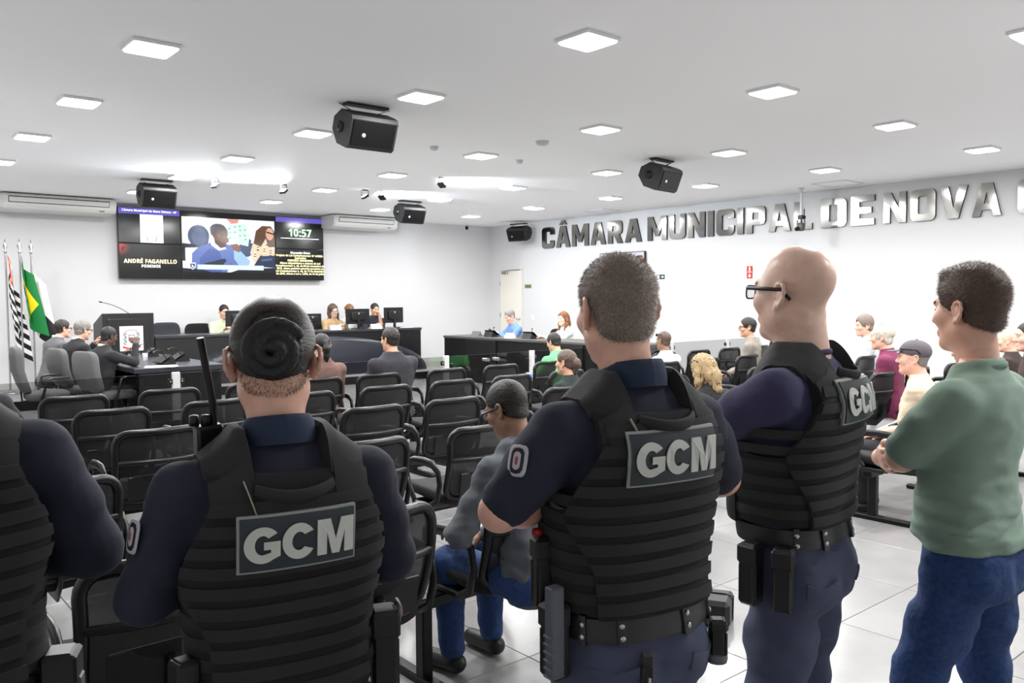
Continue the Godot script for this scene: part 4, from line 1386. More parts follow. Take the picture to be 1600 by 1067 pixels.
		for z in nz - 1:
			for y in ny - 1:
				var c := (z * ny + y) * nx
				for x in nx - 1:
					var a := f[c]
					if absf(a) < lim:
						var s := a < 0.0
						if (f[c + 1] < 0.0) != s or (f[c + sy] < 0.0) != s or (f[c + sz] < 0.0) != s or (f[c + sy + 1] < 0.0) != s or (f[c + sz + 1] < 0.0) != s or (f[c + sz + sy] < 0.0) != s or (f[c + sz + sy + 1] < 0.0) != s:
							var sum := Vector3.ZERO
							var n := 0
							for e in edges:
								var u := f[c + off[e[0]]]
								var v := f[c + off[e[1]]]
								if (u < 0.0) != (v < 0.0):
									sum += (corner[e[0]] as Vector3).lerp(corner[e[1]], u / (u - v))
									n += 1
							vid[c] = V.size()
							cs.append(c)
							V.append(o + (Vector3(x, y, z) + sum / n) * cell)
							N.append(Vector3.ZERO)
					c += 1
		for c in cs:
			var s := f[c] < 0.0
			for ax in 3:
				var st: int = [1, sy, sz][ax]
				if (f[c + st] < 0.0) == s: continue
				var u: int = [sy, sz, 1][ax]
				var w: int = [sz, 1, sy][ax]
				if c - u - w < 0: continue
				var q0 := vid[c - u - w]
				var q1 := vid[c - w]
				var q2 := vid[c]
				var q3 := vid[c - u]
				if q0 < 0 or q1 < 0 or q3 < 0: continue
				if not s:
					var t := q1
					q1 = q3; q3 = t
				var nrm := (V[q2] - V[q0]).cross(V[q3] - V[q1])
				N[q0] += nrm; N[q1] += nrm; N[q2] += nrm; N[q3] += nrm
				T.append_array([q0, q2, q1, q0, q3, q2])
		for i in range(start, V.size()): N[i] = N[i].normalized()
		arr[0] = V; arr[1] = N; arr[2] = T

func new_arrays() -> Array:
	return [PackedVector3Array(), PackedVector3Array(), PackedInt32Array()]

func mesh_of(arr: Array) -> ArrayMesh:
	var a := []
	a.resize(Mesh.ARRAY_MAX)
	a[Mesh.ARRAY_VERTEX] = arr[0]
	a[Mesh.ARRAY_NORMAL] = arr[1]
	a[Mesh.ARRAY_INDEX] = arr[2]
	var m := ArrayMesh.new()
	m.add_surface_from_arrays(Mesh.PRIMITIVE_TRIANGLES, a)
	return m

func mesh_field(fd: Field) -> ArrayMesh:
	var arr := new_arrays()
	fd.append_to(arr)
	return mesh_of(arr)

# ---------------------------------------------------------------- anatomy
func chain(fd: Field, pts: Array, rs: Array, k := 0.02) -> void:
	for i in pts.size() - 1: fd.cap(pts[i], pts[i + 1], rs[i], rs[i + 1], k)

func elbow_of(s: Vector3, w: Vector3, l1: float, l2: float, hint: Vector3) -> Vector3:
	var d := w - s
	var l := minf(d.length(), (l1 + l2) * 0.995)
	var a := (l1 * l1 - l2 * l2 + l * l) / (2.0 * l)
	var h := sqrt(maxf(l1 * l1 - a * a, 0.0))
	var u := d.normalized()
	return s + u * a + (hint - u * hint.dot(u)).normalized() * h

# a head centred between the ears, facing -z; size 1 is 0.235 m from chin to crown
func head(fd: Field, xf: Transform3D, s: float, neck: Vector3, opt: Dictionary) -> void:
	var bs := xf.basis
	var P := func(x: float, y: float, z: float) -> Vector3: return xf * (Vector3(x, y, z) * s)
	var R := func(x: float, y: float, z: float) -> Vector3: return Vector3(x, y, z) * s
	var fat: float = opt.get("fat", 1.0)
	fd.ell(P.call(0, .04, .012), R.call(.0755, .084, .096), .02, bs)
	fd.ell(P.call(0, -.02, -.028), R.call(.064 * fat, .085, .064), .03 * s, bs)
	for q in [-1, 1]:
		fd.cap(P.call(q * .043 * fat, -.058, .004), P.call(q * .014, -.099, -.06), .025 * s * fat, .02 * s, .03 * s)
		fd.ell(P.call(q * .042, -.022, -.058), R.call(.026, .024, .026), .02 * s, bs)
	fd.ell(P.call(0, -.1, -.066), R.call(.024, .018, .021), .015 * s, bs)
	fd.cap(P.call(-.036, .024, -.082), P.call(.036, .024, -.082), .011 * s, .011 * s, .015 * s)
	fd.cap(P.call(0, .014, -.088), P.call(0, -.03, -.108), .008 * s, .0125 * s, .012 * s)
	for q in [-1, 1]:
		fd.ell(P.call(q * .012, -.034, -.097), R.call(.008, .007, .009), .006 * s, bs)
		fd.cut(P.call(q * .031, .003, -.094), R.call(.016, .01, .013), .012 * s, bs)
	fd.cap(P.call(-.018, -.064, -.085), P.call(.018, -.064, -.085), .006 * s, .006 * s, .012 * s)
	fd.cap(P.call(-.015, -.074, -.083), P.call(.015, -.074, -.083), .0065 * s, .0065 * s, .01 * s)
	fd.cap(P.call(0, -.055, .018), neck, .055 * s * fat, .06 * s * fat, .035 * s)
	if opt.get("roll", false):
		for y in [-.05, -.075]: fd.cap(P.call(-.03, y, .052), P.call(.03, y, .052), .021 * s, .021 * s, .008 * s)
	for q in [-1, 1]:
		# ears: a tilted shell with a rolled rim and a lobe
		fd.ell(P.call(q * .079, -.006, .014), R.call(.006, .027, .017), .008 * s, bs * Basis(Vector3.UP, q * 0.35))
		var rim := [[-.006, -.004], [.012, -.006], [.025, .002], [.03, .014], [.025, .027], [.008, .031], [-.012, .026], [-.026, .014]]
		var pts := []
		for r in rim: pts.append(P.call(q * (.0775 + (r[1] + .006) * .42), r[0] - .002, r[1] + .004))
		for i in pts.size() - 1: fd.cap(pts[i], pts[i + 1], .0046 * s, .0046 * s, .005 * s)
		fd.ell(P.call(q * .081, -.032, .008), R.call(.005, .011, .009), .007 * s, bs)

func short_hair(fd: Field, xf: Transform3D, s: float, thick: float, opt: Dictionary) -> void:
	var bs := xf.basis
	var P := func(x: float, y: float, z: float) -> Vector3: return xf * (Vector3(x, y, z) * s)
	var R := func(x: float, y: float, z: float) -> Vector3: return Vector3(x, y, z) * s
	var top: float = opt.get("top", 0.0)
	fd.ell(P.call(0, .04 + top * .5, .012), R.call(.0755 + thick, .084 + thick + top * .5, .096 + thick), .01, bs)
	fd.ell(P.call(0, -.028, .04), R.call(.062 + thick, .055, .05 + thick), .02 * s, bs)
	if opt.has("quiff"): fd.ell(P.call(0, .105, -.055), R.call(.05, .022, .03), .02 * s, bs)
	if not opt.get("bare", false):
		fd.cut(P.call(0, -.045 + opt.get("line", 0.0), -.112), R.call(.11, .128, .086), .006 * s, bs)
		for q in [-1, 1]: fd.cut(P.call(q * .088, -.018, .006), R.call(.03, .036, .022), .005 * s, bs)
	var n := (bs * Vector3(0, -1, -.5)).normalized()
	fd.keep_below(n, n.dot(P.call(0, opt.get("nape", -.064), .09)), .006)

func hand(fd: Field, xf: Transform3D, side: float, curl: float, s := 1.0, spread := 0.0) -> void:
	# origin at the wrist, fingers towards -z, back of the hand up, thumb towards x * side
	var bs := xf.basis
	var P := func(p: Vector3) -> Vector3: return xf * (p * s)
	fd.cap(P.call(Vector3(0, 0, .02)), P.call(Vector3(0, 0, -.01)), .028 * s, .026 * s, .02)
	fd.ell(P.call(Vector3(0, 0, -.048)), Vector3(.042, .016, .05) * s, .02, bs)
	var lens := [.072, .08, .074, .058]
	for i in 4:
		var x := side * (.031 - .021 * i)
		var p := Vector3(x, .002, -.086 + absf(i - 1.2) * .004)
		var ang := 0.1
		for k in 3:
			ang += curl * [0.7, 1.0, 0.8][k]
			var l: float = lens[i] * [0.45, 0.32, 0.25][k]
			var q := p + Vector3(spread * side * (1.5 - i) * .1 * l, -sin(ang) * l, -cos(ang) * l)
			fd.cap(P.call(p), P.call(q), (.0095 - .0008 * k) * s, (.0088 - .0008 * k) * s, .005)
			p = q
	var t := [Vector3(side * .028, -.006, -.022), Vector3(side * .05, -.016, -.05), Vector3(side * .052, -.026 - .01 * curl, -.078), Vector3(side * .046, -.034 - .012 * curl, -.1)]
	for k in 3: fd.cap(P.call(t[k]), P.call(t[k + 1]), [.015, .011, .0095][k] * s, [.011, .0095, .008][k] * s, .008)

# features on a face that is turned to the camera
func face_parts(o: Node3D, xf: Transform3D, s: float, brow: Color, beard := false) -> void:
	var st := tool()
	for q in [-1, 1]: add_pillow(st, xf * (Vector3(q * .031, .003, -.0825) * s), Vector3(.026, .012, .014) * s, 1, 1, xf.basis, 12, 8)
	part("eyes", done(st), mat("eye_white", Color(0.75, 0.72, 0.7), 0.3), o)
	st = tool()
	for q in [-1, 1]: add_pillow(st, xf * (Vector3(q * .031, .003, -.087) * s), Vector3(.011, .011, .008) * s, 1, 1, xf.basis, 10, 6)
	part("irises", done(st), mat("eye_dark", Color(0.06, 0.04, 0.03), 0.2), o)
	st = tool()
	for q in [-1, 1]: add_tube(st, [xf * (Vector3(q * .015, .023, -.093) * s), xf * (Vector3(q * .03, .03, -.09) * s), xf * (Vector3(q * .048, .024, -.078) * s)], [.004 * s, .005 * s], 6)
	part("eyebrows", done(st), mat("brow_%s" % brow.to_html(false), brow, 0.9), o)
	st = tool()
	add_tube(st, [xf * (Vector3(-.02, -.069, -.083) * s), xf * (Vector3(0, -.0695, -.0905) * s), xf * (Vector3(.02, -.069, -.083) * s)], [.002 * s, .003 * s], 6)
	part("lips", done(st), mat("lip_tone", Color(0.5, 0.25, 0.22), 0.5), o)

func spectacles(o: Node3D, xf: Transform3D, s: float, dark := false, up := 0.0, called := "glasses") -> void:
	var fm := mat("frame_black", Color(0.03, 0.03, 0.04), 0.35)
	var g := Node3D.new()
	var ring := []
	for q in round_rect(.05, .034, .012, 3): ring.append(Vector3(q.x, q.y, 0))
	var st := tool()
	for q in [-1, 1]:
		var pts := []
		for v in ring: pts.append(xf * ((Vector3(v.x + q * .033, v.y + .001, -.112 + absf(v.x + q * .033) * .2) + Vector3(0, up, up * .35)) * s))
		add_tube(st, pts, .0022 * s, 6, xf.basis.z, true)
		add_tube(st, [xf * (Vector3(q * .058, .012 + up, -.1 + up * .35) * s), xf * (Vector3(q * .079, .012 + up, -.04 + up * .3) * s), xf * (Vector3(q * .083, .012 + up, .02) * s), xf * (Vector3(q * .08, -.012 + up, .045) * s)], [.0025 * s, .005 * s], 6)
	add_tube(st, [xf * (Vector3(-.01, .008 + up, -.111 + up * .35) * s), xf * (Vector3(.01, .008 + up, -.111 + up * .35) * s)], .0025 * s, 6)
	var fr := part(called, done(st), fm, o)
	st = tool()
	for q in [-1, 1]: add_box(st, xf * ((Vector3(q * .033, .001 + up, -.1055 + up * .35)) * s), Vector3(.047, .031, .0015) * s, 0.0, xf.basis * Basis(Vector3.UP, -q * .2))
	var lm: StandardMaterial3D
	if dark: lm = mat("sunglass_lens", Color(0.02, 0.02, 0.03), 0.08)
	else:
		lm = mat("clear_lens", Color(0.9, 0.95, 1.0, 0.12), 0.02)
		lm.transparency = BaseMaterial3D.TRANSPARENCY_ALPHA
	part("lenses", done(st), lm, fr)
	g.free()

func skin(tone: String) -> StandardMaterial3D:
	var c: Color = {"pale": Color(0.91, 0.76, 0.68), "ruddy": Color(0.9, 0.7, 0.61), "tan": Color(0.82, 0.63, 0.52), "brown": Color(0.58, 0.43, 0.34), "dark": Color(0.33, 0.24, 0.2)}[tone]
	var m := tinted("skin_" + tone, [c.darkened(0.07), c, c.lightened(0.05)], 0.4, 0.03, 3.0, 0.08)
	return m

func hair_mat(tone: String) -> StandardMaterial3D:
	var c: Color = {"black": Color(0.075, 0.065, 0.062), "dark": Color(0.12, 0.1, 0.09), "brown": Color(0.34, 0.265, 0.225), "greybrown": Color(0.5, 0.44, 0.4), "grey": Color(0.5, 0.48, 0.46), "white": Color(0.82, 0.79, 0.72), "blond": Color(0.66, 0.56, 0.4), "auburn": Color(0.52, 0.34, 0.2)}[tone]
	return tinted("hair_" + tone, [c.darkened(0.35), c, c.lightened(0.14)], 0.55, 0.09, 5.0, 0.8)

# short strands standing on a hair cap: thousands of thin spikes, one object
func fuzz(o: Node3D, cap_mesh: ArrayMesh, count: int, length: float, colours: Array, comb: Vector3, sd: int) -> void:
	var key := "spike"
	if not shared.has(key):
		var st := tool()
		st.set_smooth_group(0)
		for k in 3:
			var a := TAU * k / 3
			var b := TAU * (k + 1) / 3
			tri(st, Vector3(cos(a), 0, sin(a)), Vector3(0, 1, 0), Vector3(cos(b), 0, sin(b)))
		shared[key] = done(st)
	var arr := cap_mesh.surface_get_arrays(0)
	var V: PackedVector3Array = arr[Mesh.ARRAY_VERTEX]
	var N: PackedVector3Array = arr[Mesh.ARRAY_NORMAL]
	var r := RandomNumberGenerator.new()
	r.seed = sd
	var mm := MultiMesh.new()
	mm.transform_format = MultiMesh.TRANSFORM_3D
	mm.use_colors = true
	mm.mesh = shared[key]
	mm.instance_count = count
	for i in count:
		var k := r.randi() % V.size()
		var j := Vector3(r.randf() - 0.5, r.randf() - 0.5, r.randf() - 0.5)
		var d := (N[k] + comb + j * 0.7).normalized()
		var x := d.cross(Vector3(0.3, 0.5, 0.8)).normalized()
		var w := 0.0005
		mm.set_instance_transform(i, Transform3D(Basis(x * w, d * length * r.randf_range(0.6, 1.2), x.cross(d) * w), V[k] + j * 0.006 - N[k] * 0.002))
		var c: Color = colours[r.randi() % colours.size()]
		mm.set_instance_color(i, c.srgb_to_linear())
	var mi := MultiMeshInstance3D.new()
	mi.name = "hair_strands"
	mi.multimesh = mm
	var m := mat("strand", Color.WHITE, 0.5)
	m.vertex_color_use_as_albedo = true
	mi.material_override = m
	mi.set_meta("kind", "stuff")
	o.add_child(mi, true)

# ---------------------------------------------------------------- standing people
const TORSO := [[.78, .16, .1, .12, 0.0], [.88, .17, .107, .13, 0.0], [1.0, .163, .125, .108, 0.0], [1.12, .168, .125, .108, 0.0], [1.25, .182, .12, .12, .005], [1.335, .186, .1, .12, .012], [1.385, .165, .084, .104, .014], [1.42, .125, .07, .086, .014], [1.455, .088, .06, .07, .013], [1.49, .072, .056, .062, .012]]

func vest_point(th: float, y: float, off: float, wide := 1.0) -> Vector3:
	var r := Field.section(TORSO, y)
	var n := 2.5
	var c := cos(th)
	var s := sin(th)
	var a: float = r[0] * wide + off
	var b: float = (r[2] if c > 0.0 else r[1] * wide) + off
	return Vector3(a * signf(s) * pow(absf(s), 2.0 / n), y, r[3] + b * signf(c) * pow(absf(c), 2.0 / n))

func vest_angle(x: float, y: float, off: float, wide := 1.0) -> float:
	var a: float = Field.section(TORSO, y)[0] * wide + off
	return signf(x) * asin(minf(pow(absf(x) / a, 1.25), 1.0))

# a padded panel over the torso; at(u, v) gives (angle, height), u and v run from 0 to 1
func add_shell(st: SurfaceTool, at: Callable, nu: int, nv: int, inner: float, outer: float, wide := 1.0) -> void:
	var g := []
	var h := []
	for j in nv + 1:
		var r := []
		var q := []
		for i in nu + 1:
			var p: Vector2 = at.call(float(i) / nu, float(j) / nv)
			var edge := minf(0.004, (outer - inner) * 0.08) if (i == 0 or j == 0 or i == nu or j == nv) else 0.0
			r.append(vest_point(p.x, p.y, outer - edge, wide))
			q.append(vest_point(p.x, p.y, inner, wide))
		g.append(r)
		h.append(q)
	add_sheet(st, g)
	st.set_smooth_group(1)
	for i in nu:
		quad(st, h[0][i], g[0][i], g[0][i + 1], h[0][i + 1])
		quad(st, g[nv][i], h[nv][i], h[nv][i + 1], g[nv][i + 1])
	for j in nv:
		quad(st, h[j][0], h[j + 1][0], g[j + 1][0], g[j][0])
		quad(st, g[j][nu], g[j + 1][nu], h[j + 1][nu], h[j][nu])

# the three heavy letters of the patch, laid on the curve of the back
func patch_letters(height: float, y0: float, off: float, wide: float) -> ArrayMesh:
	var arc := func(rx: float, ry: float, a0: float, a1: float, n: int) -> PackedVector2Array:
		var q := PackedVector2Array()
		for k in n + 1:
			var a := deg_to_rad(lerpf(a0, a1, k / float(n)))
			q.append(Vector2(cos(a) * rx, sin(a) * ry))
		return q
	var c: PackedVector2Array = arc.call(.4, .5, 32, 328, 26)
	c.append_array(arc.call(.17, .26, 318, 42, 18))
	var g: PackedVector2Array = arc.call(.42, .5, 38, 305, 24)
	g.append_array(PackedVector2Array([Vector2(.41, -.33), Vector2(.41, .08), Vector2(.03, .08), Vector2(.03, -.13), Vector2(.19, -.13), Vector2(.19, -.22)]))
	g.append_array(arc.call(.18, .27, 290, 44, 16))
	var m := PackedVector2Array([Vector2(-.46, -.5), Vector2(-.23, -.5), Vector2(-.23, .14), Vector2(-.09, -.5), Vector2(.09, -.5), Vector2(.23, .14), Vector2(.23, -.5), Vector2(.46, -.5), Vector2(.46, .5), Vector2(.14, .5), Vector2(0, -.1), Vector2(-.14, .5), Vector2(-.46, .5)])
	var st := tool()
	for l in [[g, -.93], [c, -.03], [m, .93]]: add_plate(st, l[0], 0.003, [], Transform3D(Basis.from_scale(Vector3(height * 1.12, height, 1)), Vector3(l[1] * height * 1.06, 0, 0)))
	var a := st.commit_to_arrays()
	var V: PackedVector3Array = a[Mesh.ARRAY_VERTEX]
	st = tool()
	st.set_smooth_group(-1)
	for v in V: st.add_vertex(vest_point(vest_angle(v.x, y0 + v.y, off, wide), y0 + v.y, off + v.z, wide))
	return done(st)

func add_vest(o: Node3D, wide: float, lift := 0.0, patch := 1.31) -> void:
	var body := cloth("vest_black", Color(0.09, 0.09, 0.098), 0.85, 22.0, 0.7, 0.3)
	var web := cloth("vest_webbing", Color(0.135, 0.135, 0.145), 0.8, 40.0, 0.6, 0.3)
	var low := 0.925 + lift
	# the back panel narrows to the waist and to the shoulders
	var half := func(y: float) -> float:
		if y < 1.06: return lerpf(0.8, 0.83, smoothstep(low, 1.06, y))
		if y < 1.2: return lerpf(0.83, 1.32, smoothstep(1.04, 1.2, y))
		return vest_angle(lerpf(0.2, 0.138, smoothstep(1.2, 1.42, y)) * wide, y, 0.035, wide)
	var st := tool()
	add_shell(st, func(u: float, v: float) -> Vector2:
		var y := lerpf(low, 1.405 + 0.02 * absf(u - 0.5), v)
		return Vector2((u * 2 - 1) * half.call(y), y), 30, 30, 0.004, 0.034, wide)
	var vest := part("tactical_vest", done(st), body, o)
	for s in [-1, 1]:
		st = tool()
		add_shell(st, func(u: float, v: float) -> Vector2:
			var top := lerpf(1.23, 1.19, sin(u * PI))
			return Vector2(s * lerpf(0.6, 2.4, u if s > 0 else 1.0 - u), lerpf(low + 0.01, top, v)), 24, 12, 0.004, 0.024, wide)
		part("side_panel", done(st), body, vest)
		for k in 6:
			var y := low + 0.03 + 0.044 * k
			st = tool()
			add_shell(st, func(u: float, v: float) -> Vector2: return Vector2(s * lerpf(0.72, 2.3, u if s > 0 else 1.0 - u), y + 0.025 * v), 20, 2, 0.02, 0.028, wide)
			part("webbing_strip", done(st), web, vest)
	st = tool()
	add_shell(st, func(u: float, v: float) -> Vector2:
		var y := lerpf(low, 1.38, v)
		var hw: float = 1.05 if y < 1.2 else vest_angle(lerpf(0.19, 0.13, smoothstep(1.2, 1.4, y)) * wide, y, 0.035, wide)
		return Vector2(PI + (u * 2 - 1) * hw, y), 20, 20, 0.004, 0.034, wide)
	part("front_panel", done(st), body, vest)
	for k in 10:
		var y := low + 0.012 + 0.044 * k
		if y > 1.37: continue
		st = tool()
		add_shell(st, func(u: float, v: float) -> Vector2:
			var yy := y + 0.026 * v
			return Vector2((u * 2 - 1) * half.call(yy) * 0.975, yy), 26, 2, 0.03, 0.04, wide)
		part("webbing_strip", done(st), web, vest)
	for s in [-1, 1]:
		# shoulder straps run over the shoulder, with a thicker pad on top and a stitched flap behind
		for lay in [[0.07, 0.142, 1.31, 0.02, 0.03, "shoulder_strap", body], [0.066, 0.146, 1.4, 0.03, 0.039, "strap_pad", web], [0.07, 0.142, 1.34, 0.03, 0.037, "strap_flap", web]]:
			var rows := []
			var under := []
			var nx := 5
			for j in 25:
				var t := j / 24.0 * 2.0 - 1.0
				if lay[5] == "strap_flap": t = lerpf(-1.0, -0.62, j / 24.0)
				var r := []
				var q := []
				for i in nx + 1:
					var x: float = s * lerpf(lay[0], lay[1], float(i) / nx) * wide
					# height of the shoulder line at this x
					var top := 1.3
					for it in 40:
						if Field.section(TORSO, top + 0.004)[0] * wide > absf(x): top += 0.004
					var y: float = top - (top - lay[2]) * t * t
					var sec := Field.section(TORSO, y)
					var k: float = pow(maxf(0.0, 1.0 - pow(minf(absf(x) / (sec[0] * wide), 1.0), 2.4)), 1 / 2.4)
					var z: float = sec[3] + (sec[2] * k if t < 0.0 else -sec[1] * k)
					var n := Vector3(s * 0.25, 1.0 - absf(t), -t * 1.1).normalized()
					r.append(Vector3(x, y, z) + n * (lay[4] - (0.001 if i == 0 or i == nx else 0.0)))
					q.append(Vector3(x, y, z) + n * (lay[3] - 0.04))
				rows.append(r)
				under.append(q)
			st = tool()
			add_sheet(st, rows, s < 0)
			for e in [0, nx]:
				var strip := []
				for j in 25: strip.append([rows[j][e], under[j][e]])
				add_sheet(st, strip, (e == 0) == (s > 0), true, 2)
			for e in [0, 24]: add_sheet(st, [rows[e], under[e]], e == 0, true, 3)
			part(lay[5], done(st), lay[6], vest)
	var hp := []
	for k in 9:
		var t := k / 8.0
		hp.append(vest_point(vest_angle(lerpf(-0.085, 0.085, t), 1.385, 0.05), maxf(1.38, patch + 0.08) - 0.012 * sin(t * PI), 0.036 + 0.022 * sin(t * PI)))
	part("drag_handle", tube(hp, [0.006, 0.013], 8, Vector3.UP), web, vest)
	var tape := []
	for k in 6:
		var y := lerpf(1.32, 1.4, k / 5.0)
		tape.append(vest_point(vest_angle((-0.09 + 0.25 * (1.4 - y)) * wide, y, 0.036, wide), y, 0.042, wide))
	part("pale_tape", tube(tape, [0.004, 0.0015], 6, Vector3.RIGHT), mat("tape_pale", Color(0.62, 0.62, 0.55), 0.6), vest)
	# the reflective patch
	var yc := patch
	for lay in [[0.245, 0.12, 0.03, 0.047, "patch_border", mat("patch_grey", Color(0.6, 0.62, 0.6), 0.5)], [0.235, 0.11, 0.04, 0.051, "name_patch", mat("patch_slate", Color(0.17, 0.2, 0.22), 0.45)]]:
		st = tool()
		add_shell(st, func(u: float, v: float) -> Vector2:
			var y: float = yc + (v - 0.5) * lay[1]
			return Vector2(vest_angle((u - 0.5) * lay[0], y, lay[3], wide), y), 16, 6, lay[2], lay[3] + 0.002, wide)
		part(lay[4], done(st), lay[5], vest)
	part("patch_lettering", patch_letters(0.076, yc, 0.0565, wide), mat("patch_letter", Color(0.8, 0.81, 0.78), 0.5), vest)

func add_belt(o: Node3D, wide: float, lift := 0.0) -> void:
	var leather := mat("belt_leather", Color(0.13, 0.13, 0.135), 0.4)
	var st := tool()
	add_shell(st, func(u: float, v: float) -> Vector2: return Vector2(lerpf(-PI, PI, u), 0.872 + lift + 0.05 * v), 48, 3, 0.006, 0.018, wide)
	var belt := part("duty_belt", done(st), leather, o)
	var snap := mat("snap_steel", Color(0.75, 0.75, 0.75), 0.25, 1.0)
	for q in [-0.5, 0.25, 0.95, -1.1]:
		st = tool()
		add_shell(st, func(u: float, v: float) -> Vector2: return Vector2(q - 0.06 + 0.12 * u, 0.865 + lift + 0.064 * v), 4, 3, 0.012, 0.024, wide)
		part("belt_keeper", done(st), leather, belt)
		for y in [0.884 + lift, 0.91 + lift]:
			var p := vest_point(q, y, 0.024, wide)
			part("snap", pillow(Vector3(0.014, 0.014, 0.008), 1, 1, null, 12, 6), snap, belt, p, Vector3(0, q, 0))

# holds the whole figure: skin with head and hands, shirt, trousers, shoes, hair; measures are for a height of 1.75 m
func standing(o: Node3D, p: Dictionary) -> Dictionary:
	var wide: float = p.get("wide", 1.0)
	var tor := []
	for r in TORSO: tor.append([r[0], r[1] * wide, r[2] * wide, r[3], r[4]])
	var thin := []
	for r in TORSO: thin.append([r[0], r[1] * 0.9 * wide, r[2] * 0.85, r[3] * 0.85, r[4]])
	var sh := [Vector3(-.185 * wide, 1.36, .016), Vector3(.185 * wide, 1.36, .016)]
	var el: Array = p.el
	var wr: Array = p.wr
	var kn: Array = p.get("knee", [Vector3(-.11, .48, -.02), Vector3(.11, .48, -.02)])
	var an: Array = p.get("ankle", [Vector3(-.12, .09, .02), Vector3(.12, .09, .02)])
	var I := Transform3D.IDENTITY
	var hxf := Transform3D(basis_y(p.get("look", 0.0)) * Basis(Vector3.RIGHT, deg_to_rad(p.get("nod", 0.0))) * Basis(Vector3.BACK, deg_to_rad(p.get("tilt", 0.0))), Vector3(0, 1.63, -.018) + p.get("shift", Vector3.ZERO))
	# skin
	var arr := new_arrays()
	var fd := Field.new(0.016)
	fd.loft(thin, I, 0.03)
	for s in 2:
		chain(fd, [sh[s], el[s], wr[s]], [.048, .04, .03], .03)
		var q: float = s * 2.0 - 1.0
		chain(fd, [Vector3(q * .085, .84, 0), kn[s], an[s]], [.08, .05, .038], .03)
	fd.append_to(arr)
	fd = Field.new(p.get("head_cell", 0.0045))
	head(fd, hxf, p.get("head", 1.0), Vector3(0, 1.43, .014), p)
	fd.append_to(arr)
	for s in 2:
		if p.get("bare_arm", false):
			fd = Field.new(0.006)
			var e: Vector3 = el[s]
			var out: Vector3 = (sh[s] - e).normalized()
			chain(fd, [e + out * .12, e, (e as Vector3).lerp(wr[s], .35), wr[s]], [.046, .043, .044, .03], .02)
			fd.append_to(arr)
		fd = Field.new(0.0045)
		var hb: Transform3D = p.hands[s]
		hand(fd, hb, p.get("thumb", [1.0, -1.0])[s], p.get("curl", 0.25), 1.0)
		fd.append_to(arr)
	part("body", mesh_of(arr), skin(p.skin), o)
	# shirt
	fd = Field.new(p.get("cell", 0.009))
	if p.has("hem"):
		for r in tor:
			if r[0] < 1.1: r[1] += .016; r[2] += .014; r[3] += .016
	fd.loft(tor, I, 0.02)
	for s in 2:
		var q: float = s * 2.0 - 1.0
		fd.cap(Vector3(q * .1, 1.38, .016), sh[s], .045, .062, .05)
		var e: Vector3 = el[s]
		if p.get("bare_arm", false):
			var end: Vector3 = (sh[s] as Vector3).lerp(e, p.get("sleeve", 0.86))
			chain(fd, [sh[s], (sh[s] as Vector3).lerp(end, .5), end], [.066, .066, p.get("cuff", .06)], .03)
		else:
			chain(fd, [sh[s], (sh[s] as Vector3).lerp(e, .55), e, (e as Vector3).lerp(wr[s], .9)], [.066, .062, .056, .04], .025)
	if p.has("fold"): fd.ruffle(fold_noise, p.fold, p.get("fold_scale", Vector3(7, 13, 7)))
	if p.has("crease"): fd.ruffle(fold_noise, p.crease, Vector3(4.5, 20, 4.5), .9, 1.2)
	if p.has("hem"): fd.keep_below(Vector3(0, -1, 0), -p.hem, .004)
	if p.get("collar", "") == "crew": fd.keep_below(Vector3(0, 1, -.25).normalized(), 1.475 * .97, .004)
	fd.cut(Vector3(0, 1.515, -.004), Vector3(.066, .05, .07), .008)
	part("shirt", mesh_field(fd), p.top, o)
	# collar
	if p.get("collar", "") == "stand":
		var st := tool()
		var g := []
		for j in 7:
			var r := []
			for i in 33:
				var a := TAU * i / 32.0
				var t: float = [0.0, 0.35, 0.8, 1.0, 0.98, 0.7, 0.2][j]
				var rad: float = [0.0, 0.004, 0.004, 0.0, -0.008, -0.01, -0.01][j]
				r.append(Vector3(sin(a) * (.082 - .012 * t + rad), 1.462 + t * .062 - .028 * (1 - cos(a)) * 0.5, .016 + cos(a) * (.086 - .014 * t + rad)))
			g.append(r)
		add_sheet(st, g)
		part("collar", done(st), p.get("collar_mat", p.top), o)
	elif p.get("collar", "") == "crew":
		var ring := []
		for i in 28:
			var a := TAU * i / 28.0
			ring.append(Vector3(sin(a) * .08, 1.468 - .036 * (1 - cos(a)) * 0.5, .012 + cos(a) * .074))
		part("collar", tube(ring, [.005, .009], 8, Vector3.UP, true), p.top, o)
	# trousers and shoes
	fd = Field.new(p.get("leg_cell", 0.011))
	var hip := []
	for r in TORSO:
		if r[0] < 1.05: hip.append([r[0], r[1] * wide + .004, r[2] + .004, r[3] + .006, r[4]])
	fd.loft(hip, I, 0.03)
	for s in 2:
		var q: float = s * 2.0 - 1.0
		fd.ell(Vector3(q * .075, .83, .055), Vector3(.085, .09, .08), .05)
		chain(fd, [Vector3(q * .088, .82, .01), (Vector3(q * .09, .82, .01)).lerp(kn[s], .5), kn[s], an[s]], [.098, .092, .072, .062], .04)
	fd.ruffle(fold_noise, p.get("leg_fold", 0.012), Vector3(6, 9, 6))
	if p.has("waist"): fd.keep_below(Vector3(0, 1, 0), p.waist, .004)
	var tr := part("trousers", mesh_field(fd), p.legs, o)
	if p.get("pocket", false):
		for s in [-1, 1]:
			var st := tool()
			add_shell(st, func(u: float, v: float) -> Vector2: return Vector2(s * lerpf(0.3, 0.95, u if s > 0 else 1.0 - u), 0.79 + 0.03 * absf(u - 0.5) + 0.045 * v), 8, 4, 0.0, 0.03, wide)
			part("pocket_flap", done(st), p.legs, tr)
